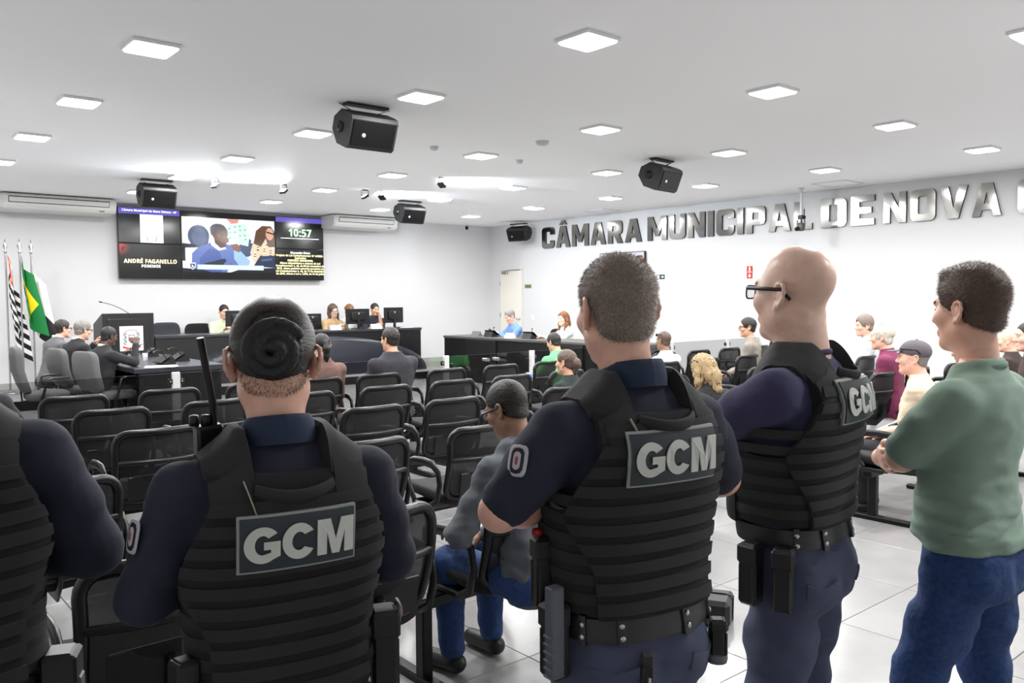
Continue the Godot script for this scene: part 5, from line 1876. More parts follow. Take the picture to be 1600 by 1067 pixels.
	for s in 2:
		fd = Field.new(0.012)
		var a: Vector3 = an[s]
		fd.cap(a + Vector3(0, .03, 0), a + Vector3(0, -.04, 0), .05, .05, .03)
		fd.cap(Vector3(a.x, .045, a.z + .02), Vector3(a.x * 1.1, .04, a.z - .14), .044, .04, .03)
		fd.keep_below(Vector3(0, -1, 0), 0.0)
		part("shoe", mesh_field(fd), mat("boot_black", Color(0.025, 0.025, 0.026), 0.45), o)
	return {"head": hxf, "sh": sh, "el": el}

func crossed(o: Node3D, p: Dictionary) -> Dictionary:
	var out: float = p.get("elbow", .3)
	p.el = [Vector3(-out, p.get("elbow_y", 1.13), -.03), Vector3(out, p.get("elbow_y", 1.13), -.03)]
	p.wr = [Vector3(-.06, 1.14, -.205), Vector3(.06, 1.11, -.2)]
	p.hands = [Transform3D(Basis(Vector3.UP, -1.25) * Basis(Vector3.BACK, 0.6), p.wr[0]), Transform3D(Basis(Vector3.UP, 1.25) * Basis(Vector3.BACK, -0.6), p.wr[1])]
	if p.has("forward"):
		var f: Vector3 = p.forward
		p.el = [f, Vector3(-f.x, f.y - .02, f.z)]
		p.wr = [f + Vector3(.23, .0, -.1), Vector3(-f.x, f.y - .05, f.z) + Vector3(-.22, 0, -.11)]
		p.hands = [Transform3D(Basis(Vector3.UP, -1.2) * Basis(Vector3.BACK, 0.6), p.wr[0]), Transform3D(Basis(Vector3.UP, 1.35) * Basis(Vector3.BACK, -0.5), p.wr[1])]
	if p.get("grip", false):
		p.wr[1] = p.el[0] + Vector3(.1, -.03, -.11)
		var d := Vector3(-.72, .08, .5).normalized()
		var y := Vector3(-.6, -.25, -.75)
		y = (y - d * y.dot(d)).normalized()
		p.hands[1] = Transform3D(Basis(y.cross(-d), y, -d), p.wr[1])
		p.curl = 0.42
	return standing(o, p)

func sleeve_badge(o: Node3D, r: Dictionary, t: float, n: Vector3) -> void:
	var z := n.normalized()
	var at: Vector3 = (r.sh[0] as Vector3).lerp(r.el[0], t) + z * 0.073
	var x := Vector3(0, 1, 0).cross(z).normalized()
	var bs := Basis(x, z.cross(x), z)
	var lay := [[.052, .07, .008, Color(0.72, 0.72, 0.74), "sleeve_badge"], [.043, .06, .0105, Color(0.07, 0.08, 0.14), ""], [.03, .045, .0125, Color(0.75, 0.7, 0.72), ""], [.014, .022, .0145, Color(0.55, 0.3, 0.35), ""]]
	var top: Node = o
	for l in lay:
		var st := tool()
		add_pillow(st, at, Vector3(l[0], l[1], l[2]), .5, 1, bs, 20, 8)
		var m := part(l[4] if l[4] else "badge_field", done(st), mat("badge_%d" % int(l[0] * 1000), l[3], 0.6), top)
		if l[4]: top = m

func rig(d: float, lat: float) -> Vector3:
	return Vector3(0.6445, 0, -0.7646) * d + Vector3(0.7646, 0, 0.6445) * lat

func build_people() -> void:
	build_guards()
	build_audience()

func belt_pouch(o: Node3D, called: String, th: float, y: float, size: Vector3, m: Material, wide: float) -> MeshInstance3D:
	var p := vest_point(th, y, 0.02 + size.z / 2, wide)
	var b := part(called, box(size, 0.008), m, o, p, Vector3(0, th, 0))
	part("flap", box(Vector3(size.x * 1.06, size.y * 0.3, size.z * 1.12), 0.006), mat("pouch_flap", Color(0.1, 0.1, 0.105), 0.5), b, Vector3(0, size.y * 0.33, 0.002))
	part("edge_rib", box(Vector3(0.005, size.y * 0.6, 0.006), 0.002), mat("pouch_rib", Color(0.16, 0.16, 0.165), 0.4), b, Vector3(size.x * 0.36, -size.y * 0.14, size.z / 2))
	part("edge_rib", box(Vector3(0.005, size.y * 0.6, 0.006), 0.002), mats["pouch_rib"], b, Vector3(-size.x * 0.36, -size.y * 0.14, size.z / 2))
	return b

func build_guards() -> void:
	var navy := cloth("guard_navy", Color(0.13, 0.145, 0.21), 0.85, 20.0, 0.4, 0.3)
	var navy2 := cloth("guard_blue", Color(0.13, 0.18, 0.28), 0.85, 20.0, 0.4, 0.3)
	var navy3 := cloth("guard_purple_navy", Color(0.215, 0.21, 0.335), 0.85, 20.0, 0.4, 0.3)
	var trou := cloth("guard_trousers", Color(0.27, 0.295, 0.385), 0.85, 18.0, 0.5, 0.3)
	var hard := mat("holster_black", Color(0.075, 0.075, 0.08), 0.4)
	var greym := mat("magazine_grey", Color(0.36, 0.38, 0.41), 0.45)
	var red := mat("safety_red", Color(0.6, 0.03, 0.06), 0.4)
	# the woman with a bun
	var o := thing("person", "guard with dark hair in a round bun, black vest with patch, radio on shoulder", "person", rig(1.66, -0.475), deg_to_rad(-11.0))
	o.scale = Vector3.ONE * 0.905
	var r := crossed(o, {"skin": "ruddy", "top": navy, "legs": trou, "collar": "stand", "collar_mat": navy2, "look": -13.0, "nod": -4.0, "wide": 1.08, "fold": .006, "head": 1.09, "elbow": .275, "elbow_y": 1.14})
	add_vest(o, 1.1, 0.0, 1.275)
	add_belt(o, 1.06)
	bun(o, r.head, 1.09)
	sleeve_badge(o, r, .4, Vector3(-1, .2, .3))
	var radio := part("radio", box(Vector3(.06, .11, .035), .006), hard, o, Vector3(-.135, 1.44, -.055), Vector3(.1, .2, .05))
	part("antenna", tube([Vector3(.012, .05, 0), Vector3(.01, .1, .005), Vector3(-.014, .25, .01)], [.0085, .0085], 8), hard, radio)
	for k in 2: part("knob", lathe([Vector2(0, 0), Vector2(.011, 0), Vector2(.01, .022), Vector2(0, .024)], 12), hard, radio, Vector3(-.022 + .0 * k, .055, -.008 + .0 * k) + Vector3(.022 * k - .006, 0, .01 * k))
	var hol := belt_pouch(o, "holster", 1.35, .95, Vector3(.07, .2, .06), hard, 1.08)
	part("red_catch", pillow(Vector3(.036, .02, .02), .6, .8), red, hol, Vector3(0, .085, .035))
	part("holster_hood", tube([Vector3(-.025, .06, .03), Vector3(-.025, .105, .035), Vector3(.025, .105, .035), Vector3(.025, .06, .03)], .006, 6, Vector3.BACK), greym, hol)
	part("rivet", pillow(Vector3(.014, .014, .008), 1, 1, null, 12, 6), mats["snap_steel"], hol, Vector3(0, .045, .034))
	belt_pouch(o, "magazine_pouch", -1.25, .95, Vector3(.05, .16, .045), hard, 1.08)
	# the man with short grey hair
	o = thing("person", "guard with cropped grey-brown hair and bare forearm, black vest, middle of the row", "person", rig(1.88, 0.262), deg_to_rad(-11.0))
	o.scale = Vector3.ONE * 0.962
	r = crossed(o, {"skin": "ruddy", "top": navy, "legs": trou, "collar": "stand", "collar_mat": navy2, "look": -8.0, "nod": -3.0, "shift": Vector3(-.02, 0, 0), "pocket": true, "wide": 1.06, "bare_arm": true, "fold": .006, "fat": 1.05, "head": 1.04, "elbow": .33, "elbow_y": 1.19})
	add_vest(o, 1.08, .03, 1.315)
	add_belt(o, 1.06, .03)
	crop(o, r.head, 1.04, .006, "greybrown", [Color(.62, .56, .52), Color(.74, .7, .66), Color(.54, .47, .43), Color(.86, .83, .79)], 12000, .011, 21, {"nape": -.085})
	sleeve_badge(o, r, .4, Vector3(-1, .3, .45))
	var mag := belt_pouch(o, "magazine_pouch", -1.45, .9, Vector3(.055, .17, .05), hard, 1.06)
	part("magazine", box(Vector3(.03, .2, .036), .004), greym, mag, Vector3(.02, .03, .018))
	for k in 6: part("grip_rib", box(Vector3(.032, .006, .038), .002), greym, mag, Vector3(.02, -.07 + .018 * k, .02))
	var spray := belt_pouch(o, "spray_holder", -1.75, 1.03, Vector3(.045, .17, .04), hard, 1.06)
	part("spray_cap", pillow(Vector3(.026, .018, .026), .6, .9), red, spray, Vector3(0, .094, .012))
	var fl := belt_pouch(o, "torch", 0.95, .85, Vector3(.04, .09, .04), hard, 1.06)
	part("torch_ring", lathe([Vector2(.024, -.01), Vector2(.026, 0), Vector2(.024, .01)], 16), greym, fl, Vector3(0, -.05, 0))
	part("key_clip", tube([Vector3(.0, 0, .02), Vector3(-.01, -.06, .03), Vector3(.005, -.09, .03), Vector3(.015, -.05, .025)], .004, 6), mats["snap_steel"], belt_pouch(o, "key_strap", -.22, .83, Vector3(.03, .1, .012), hard, 1.06))
	# the bald man with glasses
	o = thing("person", "bald guard with black-rimmed glasses, black vest and duty belt with pouches", "person", rig(2.35, 0.815), deg_to_rad(10.0))
	o.scale = Vector3.ONE * 0.985
	r = crossed(o, {"skin": "pale", "top": navy3, "legs": trou, "collar": "crew", "look": -13.0, "nod": 3.0, "pocket": true, "forward": Vector3(-.17, 1.23, -.2), "wide": 1.14, "bare_arm": true, "sleeve": .95, "fold": .007, "fat": 1.14, "head": 1.12, "roll": true, "elbow": .31, "elbow_y": 1.19})
	add_vest(o, 1.16, .07, 1.34)
	add_belt(o, 1.12, .07)
	spectacles(o, r.head, 1.14)
	face_parts(o, r.head, 1.12, Color(.3, .25, .22))
	for k in 2: belt_pouch(o, "magazine_pouch", -1.35 - .38 * k, .87, Vector3(.055, .17, .05), hard, 1.12)
	belt_pouch(o, "holster", 1.45, .93, Vector3(.07, .22, .07), hard, 1.12)
	# the dark guard cut by the left edge of the picture
	o = thing("person", "guard in dark shirt and vest cut off by the left edge of the photo", "person", rig(1.52, -1.1), deg_to_rad(-8.0))
	o.scale = Vector3.ONE * 0.96
	r = crossed(o, {"skin": "tan", "top": navy, "legs": trou, "collar": "stand", "wide": 1.08, "fold": .006, "cell": .011})
	add_vest(o, 1.1)
	add_belt(o, 1.06)
	crop(o, r.head, 1.0, .006, "dark", [], 0, 0.0, 3, {})
	var spk := belt_pouch(o, "holster", 1.3, .86, Vector3(.07, .2, .06), hard, 1.08)
	part("badge_case", box(Vector3(.04, .05, .01), .003), greym, spk, Vector3(0, .02, .035))
	# the man in the green T-shirt
	o = thing("person", "man in plain green T-shirt and blue jeans standing with arms folded", "person", rig(2.45, 1.37), deg_to_rad(0.0))
	o.scale = Vector3.ONE * 0.953
	var green := cloth("green_shirt", Color(0.5, 0.59, 0.53), 0.85, 24.0, 0.3, 0.3)
	var jeans := tinted("blue_denim", [Color(0.1, 0.19, 0.34), Color(0.14, 0.25, 0.44), Color(0.19, 0.31, 0.51)], 0.85, 0.06, 3.0, 0.4)
	r = crossed(o, {"skin": "ruddy", "top": green, "legs": jeans, "collar": "crew", "look": -12.0, "nod": 0.0, "grip": true, "forward": Vector3(-.2, 1.18, -.13), "waist": .95, "elbow": .3, "elbow_y": 1.17, "wide": 1.1, "bare_arm": true, "sleeve": .84, "cuff": .066, "fold": .007, "fold_scale": Vector3(6, 11, 6), "crease": .018, "hem": .905, "cell": .009, "head": 1.04,
		"knee": [Vector3(-.13, .48, -.1), Vector3(.13, .48, .0)], "ankle": [Vector3(-.17, .09, -.1), Vector3(.16, .09, .06)]})
	crop(o, r.head, 1.04, .008, "brown", [Color(.45, .36, .31), Color(.53, .43, .37), Color(.37, .29, .25)], 9000, .012, 31, {"top": .012, "quiff": 1})
	face_parts(o, r.head, 1.04, Color(.2, .14, .1))
	var ring := []
	var n := Vector3(-.75, .25, .6).normalized()
	var sx := Vector3.UP.cross(n).normalized()
	var mid: Vector3 = (r.sh[0] as Vector3).lerp(r.el[0], .62) + n * .069
	for k in 14: ring.append(mid + sx * cos(TAU * k / 14.0) * .011 + n.cross(sx) * sin(TAU * k / 14.0) * .012)
	part("sleeve_logo", tube(ring, .0025, 6, n, true), mat("logo_pale", Color(.7, .74, .72), .6), o)

func crop(o: Node3D, hxf: Transform3D, s: float, thick: float, tone: String, cols: Array, n: int, ln: float, sd: int, opt: Dictionary) -> void:
	var fd := Field.new(0.0048)
	short_hair(fd, hxf, s, thick, opt)
	var m := mesh_field(fd)
	part("hair", m, hair_mat(tone), o)
	if n > 0: fuzz(o, m, n, ln, cols, hxf.basis * Vector3(0, -0.55, 0.25), sd)

func bun(o: Node3D, hx: Transform3D, s: float) -> void:
	var hxf := Transform3D(hx.basis * s, hx.origin)
	var fd := Field.new(0.0045)
	short_hair(fd, hx, s, .006, {"nape": -.035, "line": .0})
	part("hair", mesh_field(fd), hair_mat("black"), o)
	# the clipped nape below the hairline
	fd = Field.new(0.0055)
	short_hair(fd, hx, s, .001, {"nape": -.085})
	fd.keep_below(hx.basis.y, hx.basis.y.dot(hx * (Vector3(0, -.02, 0) * s)), .003)
	fuzz(o, mesh_field(fd), 3500, .006, [Color(.22, .17, .14), Color(.3, .23, .19)], hx.basis * Vector3(0, -1.2, 0.0), 77)
	fd = Field.new(0.004)
	var c := hxf * Vector3(0, .02, .115)
	fd.ell(c - hxf.basis.z * .012, Vector3(.058, .058, .02) * s, .01, hx.basis)
	var last := Vector3.ZERO
	for k in 46:
		var t := k / 45.0
		var a := t * TAU * 2.2 + 0.6
		var rad := lerpf(.056, .008, t)
		var p := hxf * Vector3(cos(a) * rad, 0.02 + sin(a) * rad, .118 + .018 * t)
		if k > 0: fd.cap(last, p, .0135, .0125, .002)
		last = p
	part("hair_bun", mesh_field(fd), hair_mat("black"), o)
	# combed strands from the hairline to the bun
	var r := RandomNumberGenerator.new()
	r.seed = 12
	var st := tool()
	for k in 3600:
		var a := r.randf() * TAU
		var l0 := r.randf_range(0.75, 1.0)
		var l1 := r.randf_range(0.3, 0.55)
		var lift := r.randf_range(.0065, .0095)
		var prev := Vector3.ZERO
		var pw := 0.0
		for q in 6:
			var t := q / 5.0
			var ang := lerpf(l0, l1, t) * PI * 0.62
			var d := Vector3(cos(a) * sin(ang), sin(a) * sin(ang) + .12, cos(ang)).normalized()
			if d.y < -.62: d.y = -.62
			var p := hxf * (Vector3(0, .04, .012) + d * Vector3(.0755 + lift, .084 + lift, .096 + lift))
			if q > 0:
				var wd := (p - prev).cross(p - hxf.origin).normalized() * .0006
				st.set_smooth_group(-1)
				quad(st, prev - wd, p - wd, p + wd, prev + wd)
			prev = p
	var m := part("hair_strands", done(st), mat("dark_strand", Color(0.22, 0.185, 0.165), 0.45), o)
	m.set_meta("kind", "stuff")

# ---------------------------------------------------------------- seated people
func hairdo(o: Node3D, hx: Transform3D, s: float, p: Dictionary, c: float) -> void:
	var style: String = p.get("hair", "short")
	var m := hair_mat(p.get("tone", "dark"))
	var P := func(x: float, y: float, z: float) -> Vector3: return hx * (Vector3(x, y, z) * s)
	if style == "bald": return
	var fd := Field.new(c)
	match style:
		"short": short_hair(fd, hx, s, p.get("thick", .008), {"top": p.get("crown", .006)})
		"fringe":
			short_hair(fd, hx, s, p.get("thick", .007), {})
			fd.cut(P.call(0, .1, -.03), Vector3(.062, .06, .1) * s, .01, hx.basis)
		"shaggy":
			short_hair(fd, hx, s, .016, {"nape": -.085, "bare": false})
			fd.cut(P.call(0, .1, -.05), Vector3(.05, .05, .075) * s, .012, hx.basis)
			fd.ruffle(fold_noise, .012, Vector3(22, 10, 22))
		"ponytail":
			short_hair(fd, hx, s, .007, {"nape": -.05})
			fd.ell(P.call(0, .04, .115), Vector3(.022, .022, .02) * s, .01)
			chain(fd, [P.call(0, .04, .13), P.call(0, -.02, .145), P.call(.005, -.1, .125), P.call(.01, -.17, .115)], [.024, .034, .03, .01], .02)
			var st := tool()
			add_pillow(st, P.call(0, .038, .122), Vector3(.05, .05, .018) * s, 1, 1, hx.basis)
			part("hair_tie", done(st), mat("hair_tie", Color(0.75, 0.6, 0.45), 0.6), o)
		"bun":
			short_hair(fd, hx, s, .008, {"nape": -.06})
			fd.ell(P.call(0, .0, .12), Vector3(.046, .05, .04) * s, .012, hx.basis)
			fd.cap(P.call(0, -.02, .12), P.call(0, -.09, .1), .04, .025, .02)
		"long":
			short_hair(fd, hx, s, .012, {"nape": -.1, "top": .01})
			for q in [-1, 1]:
				chain(fd, [P.call(q * .055, .06, .01), P.call(q * .085, -.02, .015), P.call(q * .092, -.1, .0), P.call(q * .085, -.2, -.035)], [.03, .026, .03, .018], .03)
			chain(fd, [P.call(0, .02, .085), P.call(0, -.08, .09), P.call(0, -.2, .1)], [.06, .065, .04], .04)
			fd.ruffle(fine_noise, .012, Vector3(70, 8, 70))
	if style in ["short", "fringe", "bun"] and p.get("thick", .008) > .004: fd.ruffle(fine_noise, .005, Vector3(60, 40, 60))
	part("hair", mesh_field(fd), m, o)

func seated(label: String, top: Vector3, deg: float, p: Dictionary, base := 0.0) -> Node3D:
	# top is where the crown of the head is; the sitter faces -z before turning
	var lean := Transform3D(Basis(Vector3.RIGHT, -deg_to_rad(p.get("lean", 4.0))), Vector3.ZERO)
	lean = Transform3D(Basis.IDENTITY, Vector3(0, .5, 0)) * lean * Transform3D(Basis.IDENTITY, Vector3(0, -.5, 0))
	var hs: float = p.get("head", 1.0)
	var hc := lean * Vector3(0, 1.228, -.018)
	var nod: float = p.get("nod", 0.0)
	var hx := Transform3D(basis_y(p.get("look", 0.0)) * Basis(Vector3.RIGHT, -deg_to_rad(nod)) * Basis(Vector3.BACK, deg_to_rad(p.get("tilt", 0.0))), hc)
	var crown := hc + Vector3(0, .126 * hs, 0)
	var sc := clampf((top.y - base) / crown.y, 0.8, 1.12)
	var turn := deg_to_rad(deg)
	var off := Basis(Vector3.UP, turn) * crown * sc
	var o := thing("person", label, "person", Vector3(top.x - off.x, base, top.z - off.z), turn, p.get("group", ""))
	o.scale = Vector3.ONE * sc
	if absf(crown.y * sc + base - top.y) > 0.02: o.position.y = top.y - crown.y * sc
	var near: bool = p.get("near", false)
	var c := .009 if near else .017
	var wide: float = p.get("wide", 1.0)
	var tor := []
	var thin := []
	for r in TORSO:
		tor.append([r[0] - .38, r[1] * wide + .004, r[2] * wide + .004, r[3] + .006, r[4]])
		thin.append([r[0] - .38, r[1] * .9 * wide, r[2] * .85, r[3] * .85, r[4]])
	var wr: Array = p.get("wrists", [Vector3(-.1, .62, -.3), Vector3(.1, .62, -.32)])
	var sh := []
	var el := []
	for s in 2:
		var q := s * 2.0 - 1.0
		sh.append(lean * Vector3(q * .185 * wide, .98, .016))
		el.append(elbow_of(sh[s], wr[s], .29, .26, p.get("hint", Vector3(.5, -.6, .5)) * Vector3(q, 1, 1)))
		var reach: Vector3 = wr[s] - el[s]
		wr[s] = el[s] + reach.normalized() * minf(reach.length(), .27)
	var arr := new_arrays()
	var fd := Field.new(.02)
	fd.loft(thin, lean, .03)
	for s in 2:
		var q := s * 2.0 - 1.0
		chain(fd, [sh[s], el[s], wr[s]], [.045, .04, .03], .03)
		chain(fd, [Vector3(q * .09, .5, -.02), Vector3(q * .13, .5, -.42), Vector3(q * .13, .11, -.4)], [.075, .052, .038], .03)
	fd.append_to(arr)
	fd = Field.new(.005 if near else .0075)
	head(fd, hx, hs, lean * Vector3(0, 1.06, .014), p)
	fd.append_to(arr)
	for s in 2:
		if p.get("bare_arm", false):
			fd = Field.new(.007)
			var e: Vector3 = el[s]
			chain(fd, [e.lerp(sh[s], .35), e, e.lerp(wr[s], .4), wr[s]], [.045, .041, .042, .03], .02)
			fd.append_to(arr)
		fd = Field.new(.0055)
		var f: Vector3 = (wr[s] - el[s]).normalized()
		var y := (p.get("palm", Vector3(0, 1, 0)) as Vector3)
		y = (y - f * y.dot(f)).normalized()
		hand(fd, Transform3D(Basis(y.cross(-f), y, -f), wr[s]), 1.0 - 2.0 * s, p.get("curl", .35))
		fd.append_to(arr)
	part("body", mesh_of(arr), skin(p.get("skin", "tan")), o)
	fd = Field.new(c)
	fd.loft(tor, lean, .02)
	for s in 2:
		var q := s * 2.0 - 1.0
		fd.cap(lean * Vector3(q * .1, 1.0, .016), sh[s], .045, .06, .05)
		if p.get("bare_arm", false): chain(fd, [sh[s], (sh[s] as Vector3).lerp(el[s], .75)], [.064, .066], .03)
		else: chain(fd, [sh[s], el[s], (el[s] as Vector3).lerp(wr[s], .92)], [.064, .055, .04], .03)
	if p.get("hood", false): chain(fd, [lean * Vector3(-.085, 1.06, .03), lean * Vector3(-.06, 1.04, .09), lean * Vector3(.06, 1.04, .09), lean * Vector3(.085, 1.06, .03)], [.035, .045, .045, .035], .03)
	fd.ruffle(fold_noise, p.get("fold", .008), Vector3(7, 12, 7))
	fd.keep_below(Vector3(0, -1, 0), -.41, .004)
	fd.cut(lean * Vector3(0, 1.13, -.004), Vector3(.064, .05, .068), .008)
	part("jacket" if p.get("jacket", false) else "shirt", mesh_field(fd), p.top, o)
	if p.has("inner"):
		var ring := []
		for i in 20: ring.append(lean * Vector3(sin(TAU * i / 20.0) * .072, 1.1 - .03 * (1 - cos(TAU * i / 20.0)) * .5, .014 + cos(TAU * i / 20.0) * .072))
		part("collar", tube(ring, [.008, .02], 8, Vector3.UP, true), p.inner, o)
	fd = Field.new(c)
	for s in 2:
		var q := s * 2.0 - 1.0
		fd.ell(Vector3(q * .08, .48, .03), Vector3(.1, .09, .11), .04)
		chain(fd, [Vector3(q * .09, .5, -.02), Vector3(q * .13, .505, -.42), Vector3(q * .13, .12, -.4)], [.095, .072, .058], .03)
	fd.ruffle(fold_noise, .008, Vector3(8, 8, 8))
	part("trousers", mesh_field(fd), p.get("legs", mats["dark_trousers"]), o)
	for s in 2:
		fd = Field.new(.014)
		var x: float = (s * 2.0 - 1.0) * .13
		fd.cap(Vector3(x, .05, -.37), Vector3(x * 1.1, .042, -.55), .045, .04, .03)
		fd.keep_below(Vector3(0, -1, 0), 0.0)
		part("shoe", mesh_field(fd), mat("shoe_dark", Color(0.1, 0.09, 0.09), 0.45), o)
	hairdo(o, hx, hs, p, .006 if near else .008)
	if p.get("face", false): face_parts(o, hx, hs, p.get("brow", Color(.12, .09, .07)))
	if p.get("glasses", false): spectacles(o, hx, hs)
	if p.has("shades"): spectacles(o, hx, hs * 1.05, true, p.shades, "sunglasses")
	if p.get("hat", false):
		var cap_m := cloth("cap_grey", Color(0.36, 0.34, 0.36), 0.9, 16.0, 0.4)
		fd = Field.new(.007)
		fd.ell(hx * (Vector3(0, .055, .01) * hs), Vector3(.088, .082, .108) * hs, .01, hx.basis)
		var n := hx.basis * Vector3(0, -1, -.12)
		fd.keep_below(n.normalized(), n.normalized().dot(hx * (Vector3(0, .02, 0) * hs)), .004)
		var crown_part := part("cap", mesh_field(fd), cap_m, o)
		var st := tool()
		add_pillow(st, hx * (Vector3(0, .045, -.12) * hs), Vector3(.14, .012, .13) * hs, .6, .8, hx.basis * Basis(Vector3.RIGHT, -.15))
		part("cap_peak", done(st), cap_m, crown_part)
		st = tool()
		add_pillow(st, hx * (Vector3(0, .138, .01) * hs), Vector3(.016, .01, .016) * hs, 1, 1, hx.basis)
		part("cap_button", done(st), cap_m, crown_part)
	return o

func phone(label: String, at: Vector3, rot: Vector3, lit: bool) -> void:
	var o := thing("smartphone", label, "phone", at)
	o.rotation = rot
	part("case", box(Vector3(.075, .15, .009), .003), mat("phone_black", Color(.04, .04, .045), .3), o)
	var im := Image.create(60, 120, false, Image.FORMAT_RGB8)
	im.fill(Color(.25, .5, .95))
	fill(im, Color(.9, .95, 1), [.08, .06, .92, .06, .92, .3, .08, .3])
	var st := tool()
	add_screen(st, .068, .14, .0048)
	part("screen", done(st), screen_mat("phone_screen", im, 1.0) if lit else mats["gloss_black"], o)

func build_audience() -> void:
	mat("dark_trousers", Color(0.14, 0.14, 0.16), 0.9)
	var jeans: Material = mats["blue_denim"]
	var C := func(k: String, r: float, g: float, b: float) -> Material: return cloth("cloth_" + k, Color(r, g, b), 0.9, 14.0, 0.4)
	var black: Material = C.call("black", .1, .1, .115)
	var w := [Vector3(-.12, .78, -.38), Vector3(.12, .78, -.38)]
	# the man right in front of the guards
	seated("man in grey hooded sweater bent over in the last row, glasses on", Vector3(2.19, 1.255, -2.63), 8.0, {"near": true, "top": C.call("hoodie", .36, .375, .4), "legs": jeans, "skin": "brown", "hair": "short", "tone": "dark", "thick": .0038, "glasses": true, "lean": 12.0, "nod": 20.0, "look": 6.0, "hood": true, "wrists": [Vector3(-.16, .66, -.36), Vector3(.05, .6, -.38)], "fold": .014, "hint": Vector3(.9, -.5, .5)})
	# front rows
	seated("man in black T-shirt in the front row, turned left", Vector3(4.49, 1.3, -7.25), 4.0, {"top": C.call("charcoal", .18, .175, .2), "bare_arm": true, "skin": "tan", "tone": "dark", "look": 10.0, "wide": 1.3, "fold": .006})
	seated("woman with black ponytail and brown top in the front row", Vector3(3.72, 1.27, -7.25), 0.0, {"top": C.call("brown", .4, .3, .27), "hair": "ponytail", "tone": "black", "skin": "tan", "look": -6.0, "wide": .95})
	seated("young man in bright green T-shirt looking at a phone", Vector3(6.74, 1.175, -7.22), 4.0, {"top": C.call("bright_green", .4, .84, .48), "bare_arm": true, "skin": "tan", "tone": "dark", "lean": 14.0, "nod": 14.0, "wide": 1.28, "wrists": [Vector3(-.2, .62, -.34), Vector3(.05, .62, -.36)], "hint": Vector3(1, -.3, .4)})
	seated("woman with dark brown bun and earrings in the third row", Vector3(4.9, 1.155, -5.1), 6.0, {"top": C.call("darkgreen", .12, .16, .15), "hair": "bun", "tone": "brown", "skin": "tan", "look": 10.0, "lean": 8.0, "wide": .92, "head": 1.02})
	seated("man with shaved head, sunglasses on top, white T-shirt", Vector3(7.52, 1.2, -6.2), 0.0, {"top": C.call("white_tee", .86, .86, .9), "skin": "brown", "hair": "short", "tone": "brown", "thick": .003, "shades": .075, "look": 0.0, "bare_arm": true})
	seated("woman with long blond hair and sunglasses on her head, bent down", Vector3(5.2, 1.15, -3.9), -8.0, {"top": black, "skin": "tan", "hair": "long", "tone": "blond", "lean": 14.0, "nod": 22.0, "shades": .07, "wide": .92, "head": 1.04})
	seated("man with dark hair, glasses and taupe jacket", Vector3(9.19, 1.32, -6.2), 24.0, {"top": C.call("taupe", .53, .5, .46), "jacket": true, "skin": "tan", "tone": "dark", "glasses": true, "face": true, "look": 14.0, "thick": .011})
	seated("balding man with glasses and white collar in a dark jacket", Vector3(9.86, 1.335, -6.25), 28.0, {"top": black, "jacket": true, "inner": C.call("white_collar", .88, .88, .88), "skin": "ruddy", "hair": "fringe", "tone": "brown", "glasses": true, "face": true, "look": 14.0})
	seated("man with swept back grey hair behind the bald guard", Vector3(10.07, 1.34, -5.1), 30.0, {"top": C.call("light_shirt", .8, .8, .82), "skin": "ruddy", "tone": "greybrown", "thick": .016, "crown": .02, "face": true, "look": 16.0})
	seated("man with shaggy white hair and maroon shirt", Vector3(8.16, 1.31, -3.95), 12.0, {"top": C.call("maroon", .45, .16, .29), "skin": "ruddy", "hair": "shaggy", "tone": "white", "wide": 1.1, "lean": 10.0, "look": 6.0, "head": 1.04})
	seated("man in grey cap with sunglasses and beige T-shirt", Vector3(6.07, 1.27, -2.7), 14.0, {"top": C.call("beige", .84, .76, .66), "bare_arm": true, "skin": "ruddy", "hair": "short", "tone": "grey", "thick": .003, "hat": true, "shades": .05, "look": 6.0, "nod": -4.0, "wide": 1.1, "near": true, "fat": 1.08, "head": 1.06})
	seated("bald man far behind the man in green", Vector3(9.6, 1.24, -3.3), 0.0, {"top": C.call("dark_brown", .22, .17, .16), "skin": "ruddy", "hair": "bald", "look": 10.0, "head": 1.08})
	seated("man at the right edge of the photo, dark jacket", Vector3(8.02, 1.36, -2.6), 28.0, {"top": C.call("dark_brown", .22, .17, .16), "skin": "ruddy", "tone": "dark", "thick": .004, "face": true, "look": 12.0})
	seated("person in black seated beyond the grey cap, half hidden", Vector3(8.3, 1.2, -3.25), -6.0, {"top": black, "skin": "tan", "tone": "black", "lean": 18.0, "nod": 20.0})
	seated("man in dark clothes at the far left, hand on the armrest", Vector3(0.72, 1.3, -6.2), 0.0, {"top": black, "skin": "tan", "tone": "dark", "wrists": [Vector3(-.26, .69, -.26), Vector3(.29, .69, -.24)], "curl": .7})
	# left desk
	seated("man in grey jacket with glasses, nearest the flags", Vector3(2.67, 1.33, -12.9), -72.0, {"top": C.call("grey_suit", .38, .38, .39), "jacket": true, "inner": mats["cloth_white_collar"], "skin": "ruddy", "tone": "dark", "glasses": true, "face": true, "lean": 16.0, "wrists": w, "look": -6.0})
	seated("man with grey hair and glasses in dark jacket, middle of three", Vector3(2.72, 1.335, -12.0), -72.0, {"top": C.call("black_suit", .13, .13, .14), "jacket": true, "inner": mats["cloth_white_collar"], "skin": "ruddy", "tone": "grey", "thick": .012, "glasses": true, "face": true, "lean": 14.0, "nod": 6.0, "wrists": [Vector3(-.1, 1.02, -.42), Vector3(.12, .8, -.4)]})
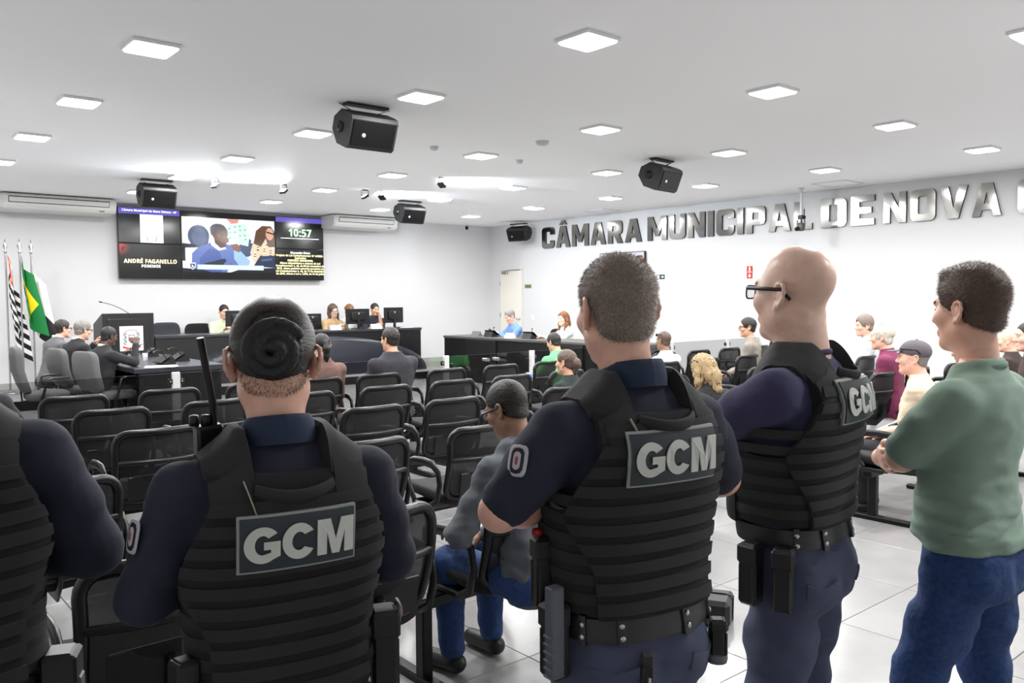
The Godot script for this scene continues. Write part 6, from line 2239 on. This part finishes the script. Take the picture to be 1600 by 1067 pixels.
	seated("man in black jacket with raised fist at the left desk", Vector3(2.77, 1.275, -10.95), -70.0, {"top": mats["cloth_black_suit"], "jacket": true, "inner": mats["cloth_white_collar"], "skin": "dark", "tone": "black", "thick": .004, "lean": 14.0, "nod": 10.0, "wrists": [Vector3(-.1, .98, -.5), Vector3(.16, 1.1, -.46)], "curl": 1.1, "hint": Vector3(.4, -1, -.2), "wide": 1.1})
	# long desk
	seated("man in pale green sweater behind the long desk", Vector3(5.8, 1.5, -15.1), 178.0, {"top": C.call("pale_green", .78, .8, .69), "skin": "ruddy", "tone": "dark", "face": true, "nod": 10.0, "wrists": [Vector3(-.12, .9, -.36), Vector3(.12, .9, -.36)], "wide": 1.1}, 0.15)
	seated("woman with long hair, glasses and printed blouse at the long desk", Vector3(8.0, 1.49, -15.05), 186.0, {"top": tinted("printed_blouse", [Color(.16, .12, .09), Color(.72, .6, .42), Color(.9, .84, .72)], .85, .06, 4.0), "skin": "pale", "hair": "long", "tone": "brown", "face": true, "glasses": true, "nod": 12.0, "tilt": -10.0, "wrists": [Vector3(-.12, .9, -.34), Vector3(.12, .9, -.34)], "wide": .92}, 0.15)
	seated("woman in floral top bending beside the printed blouse", Vector3(8.47, 1.49, -15.24), 182.0, {"top": tinted("floral_top", [Color(.6, .72, .6), Color(.86, .86, .82), Color(.93, .93, .9)], .85, .08, 5.0), "skin": "pale", "hair": "bun", "tone": "auburn", "face": true, "nod": 22.0, "lean": 12.0, "wide": .9}, 0.15)
	seated("man in dark T-shirt resting chin on hand, right end", Vector3(8.93, 1.5, -15.0), 178.0, {"top": C.call("navy_tee", .14, .15, .2), "bare_arm": true, "skin": "tan", "tone": "dark", "face": true, "nod": 6.0, "wrists": [Vector3(-.04, 1.08, -.2), Vector3(.16, .9, -.34)], "wide": 1.1, "curl": .8}, 0.15)
	seated("person with dark hair mostly hidden behind the guard's bun", Vector3(6.88, 1.485, -15.2), 180.0, {"top": C.call("dark_brown", .22, .17, .16), "skin": "tan", "tone": "dark", "face": true, "nod": 8.0}, 0.15)
	# right desk
	seated("man in blue shirt reading a phone at the right desk", Vector3(10.32, 1.365, -12.3), 78.0, {"top": C.call("blue_shirt", .42, .55, .75), "skin": "ruddy", "tone": "grey", "face": true, "nod": 22.0, "lean": 12.0, "wrists": [Vector3(-.08, .9, -.46), Vector3(.08, .9, -.48)], "curl": .6})
	seated("woman with long auburn hair and white top at the right desk", Vector3(10.5, 1.33, -11.0), 74.0, {"top": C.call("white_top", .9, .9, .9), "skin": "pale", "hair": "long", "tone": "auburn", "face": true, "look": 12.0, "wide": .92, "wrists": [Vector3(-.1, .9, -.5), Vector3(.16, .9, -.44)]})
	phone("dark phone in the hands of the man in blue", Vector3(9.85, .96, -12.28), Vector3(-.7, 1.3, 0), false)
	phone("lit phone in the lap of the young man in green", Vector3(6.62, .66, -7.5), Vector3(-1.1, 0.1, 0), true)
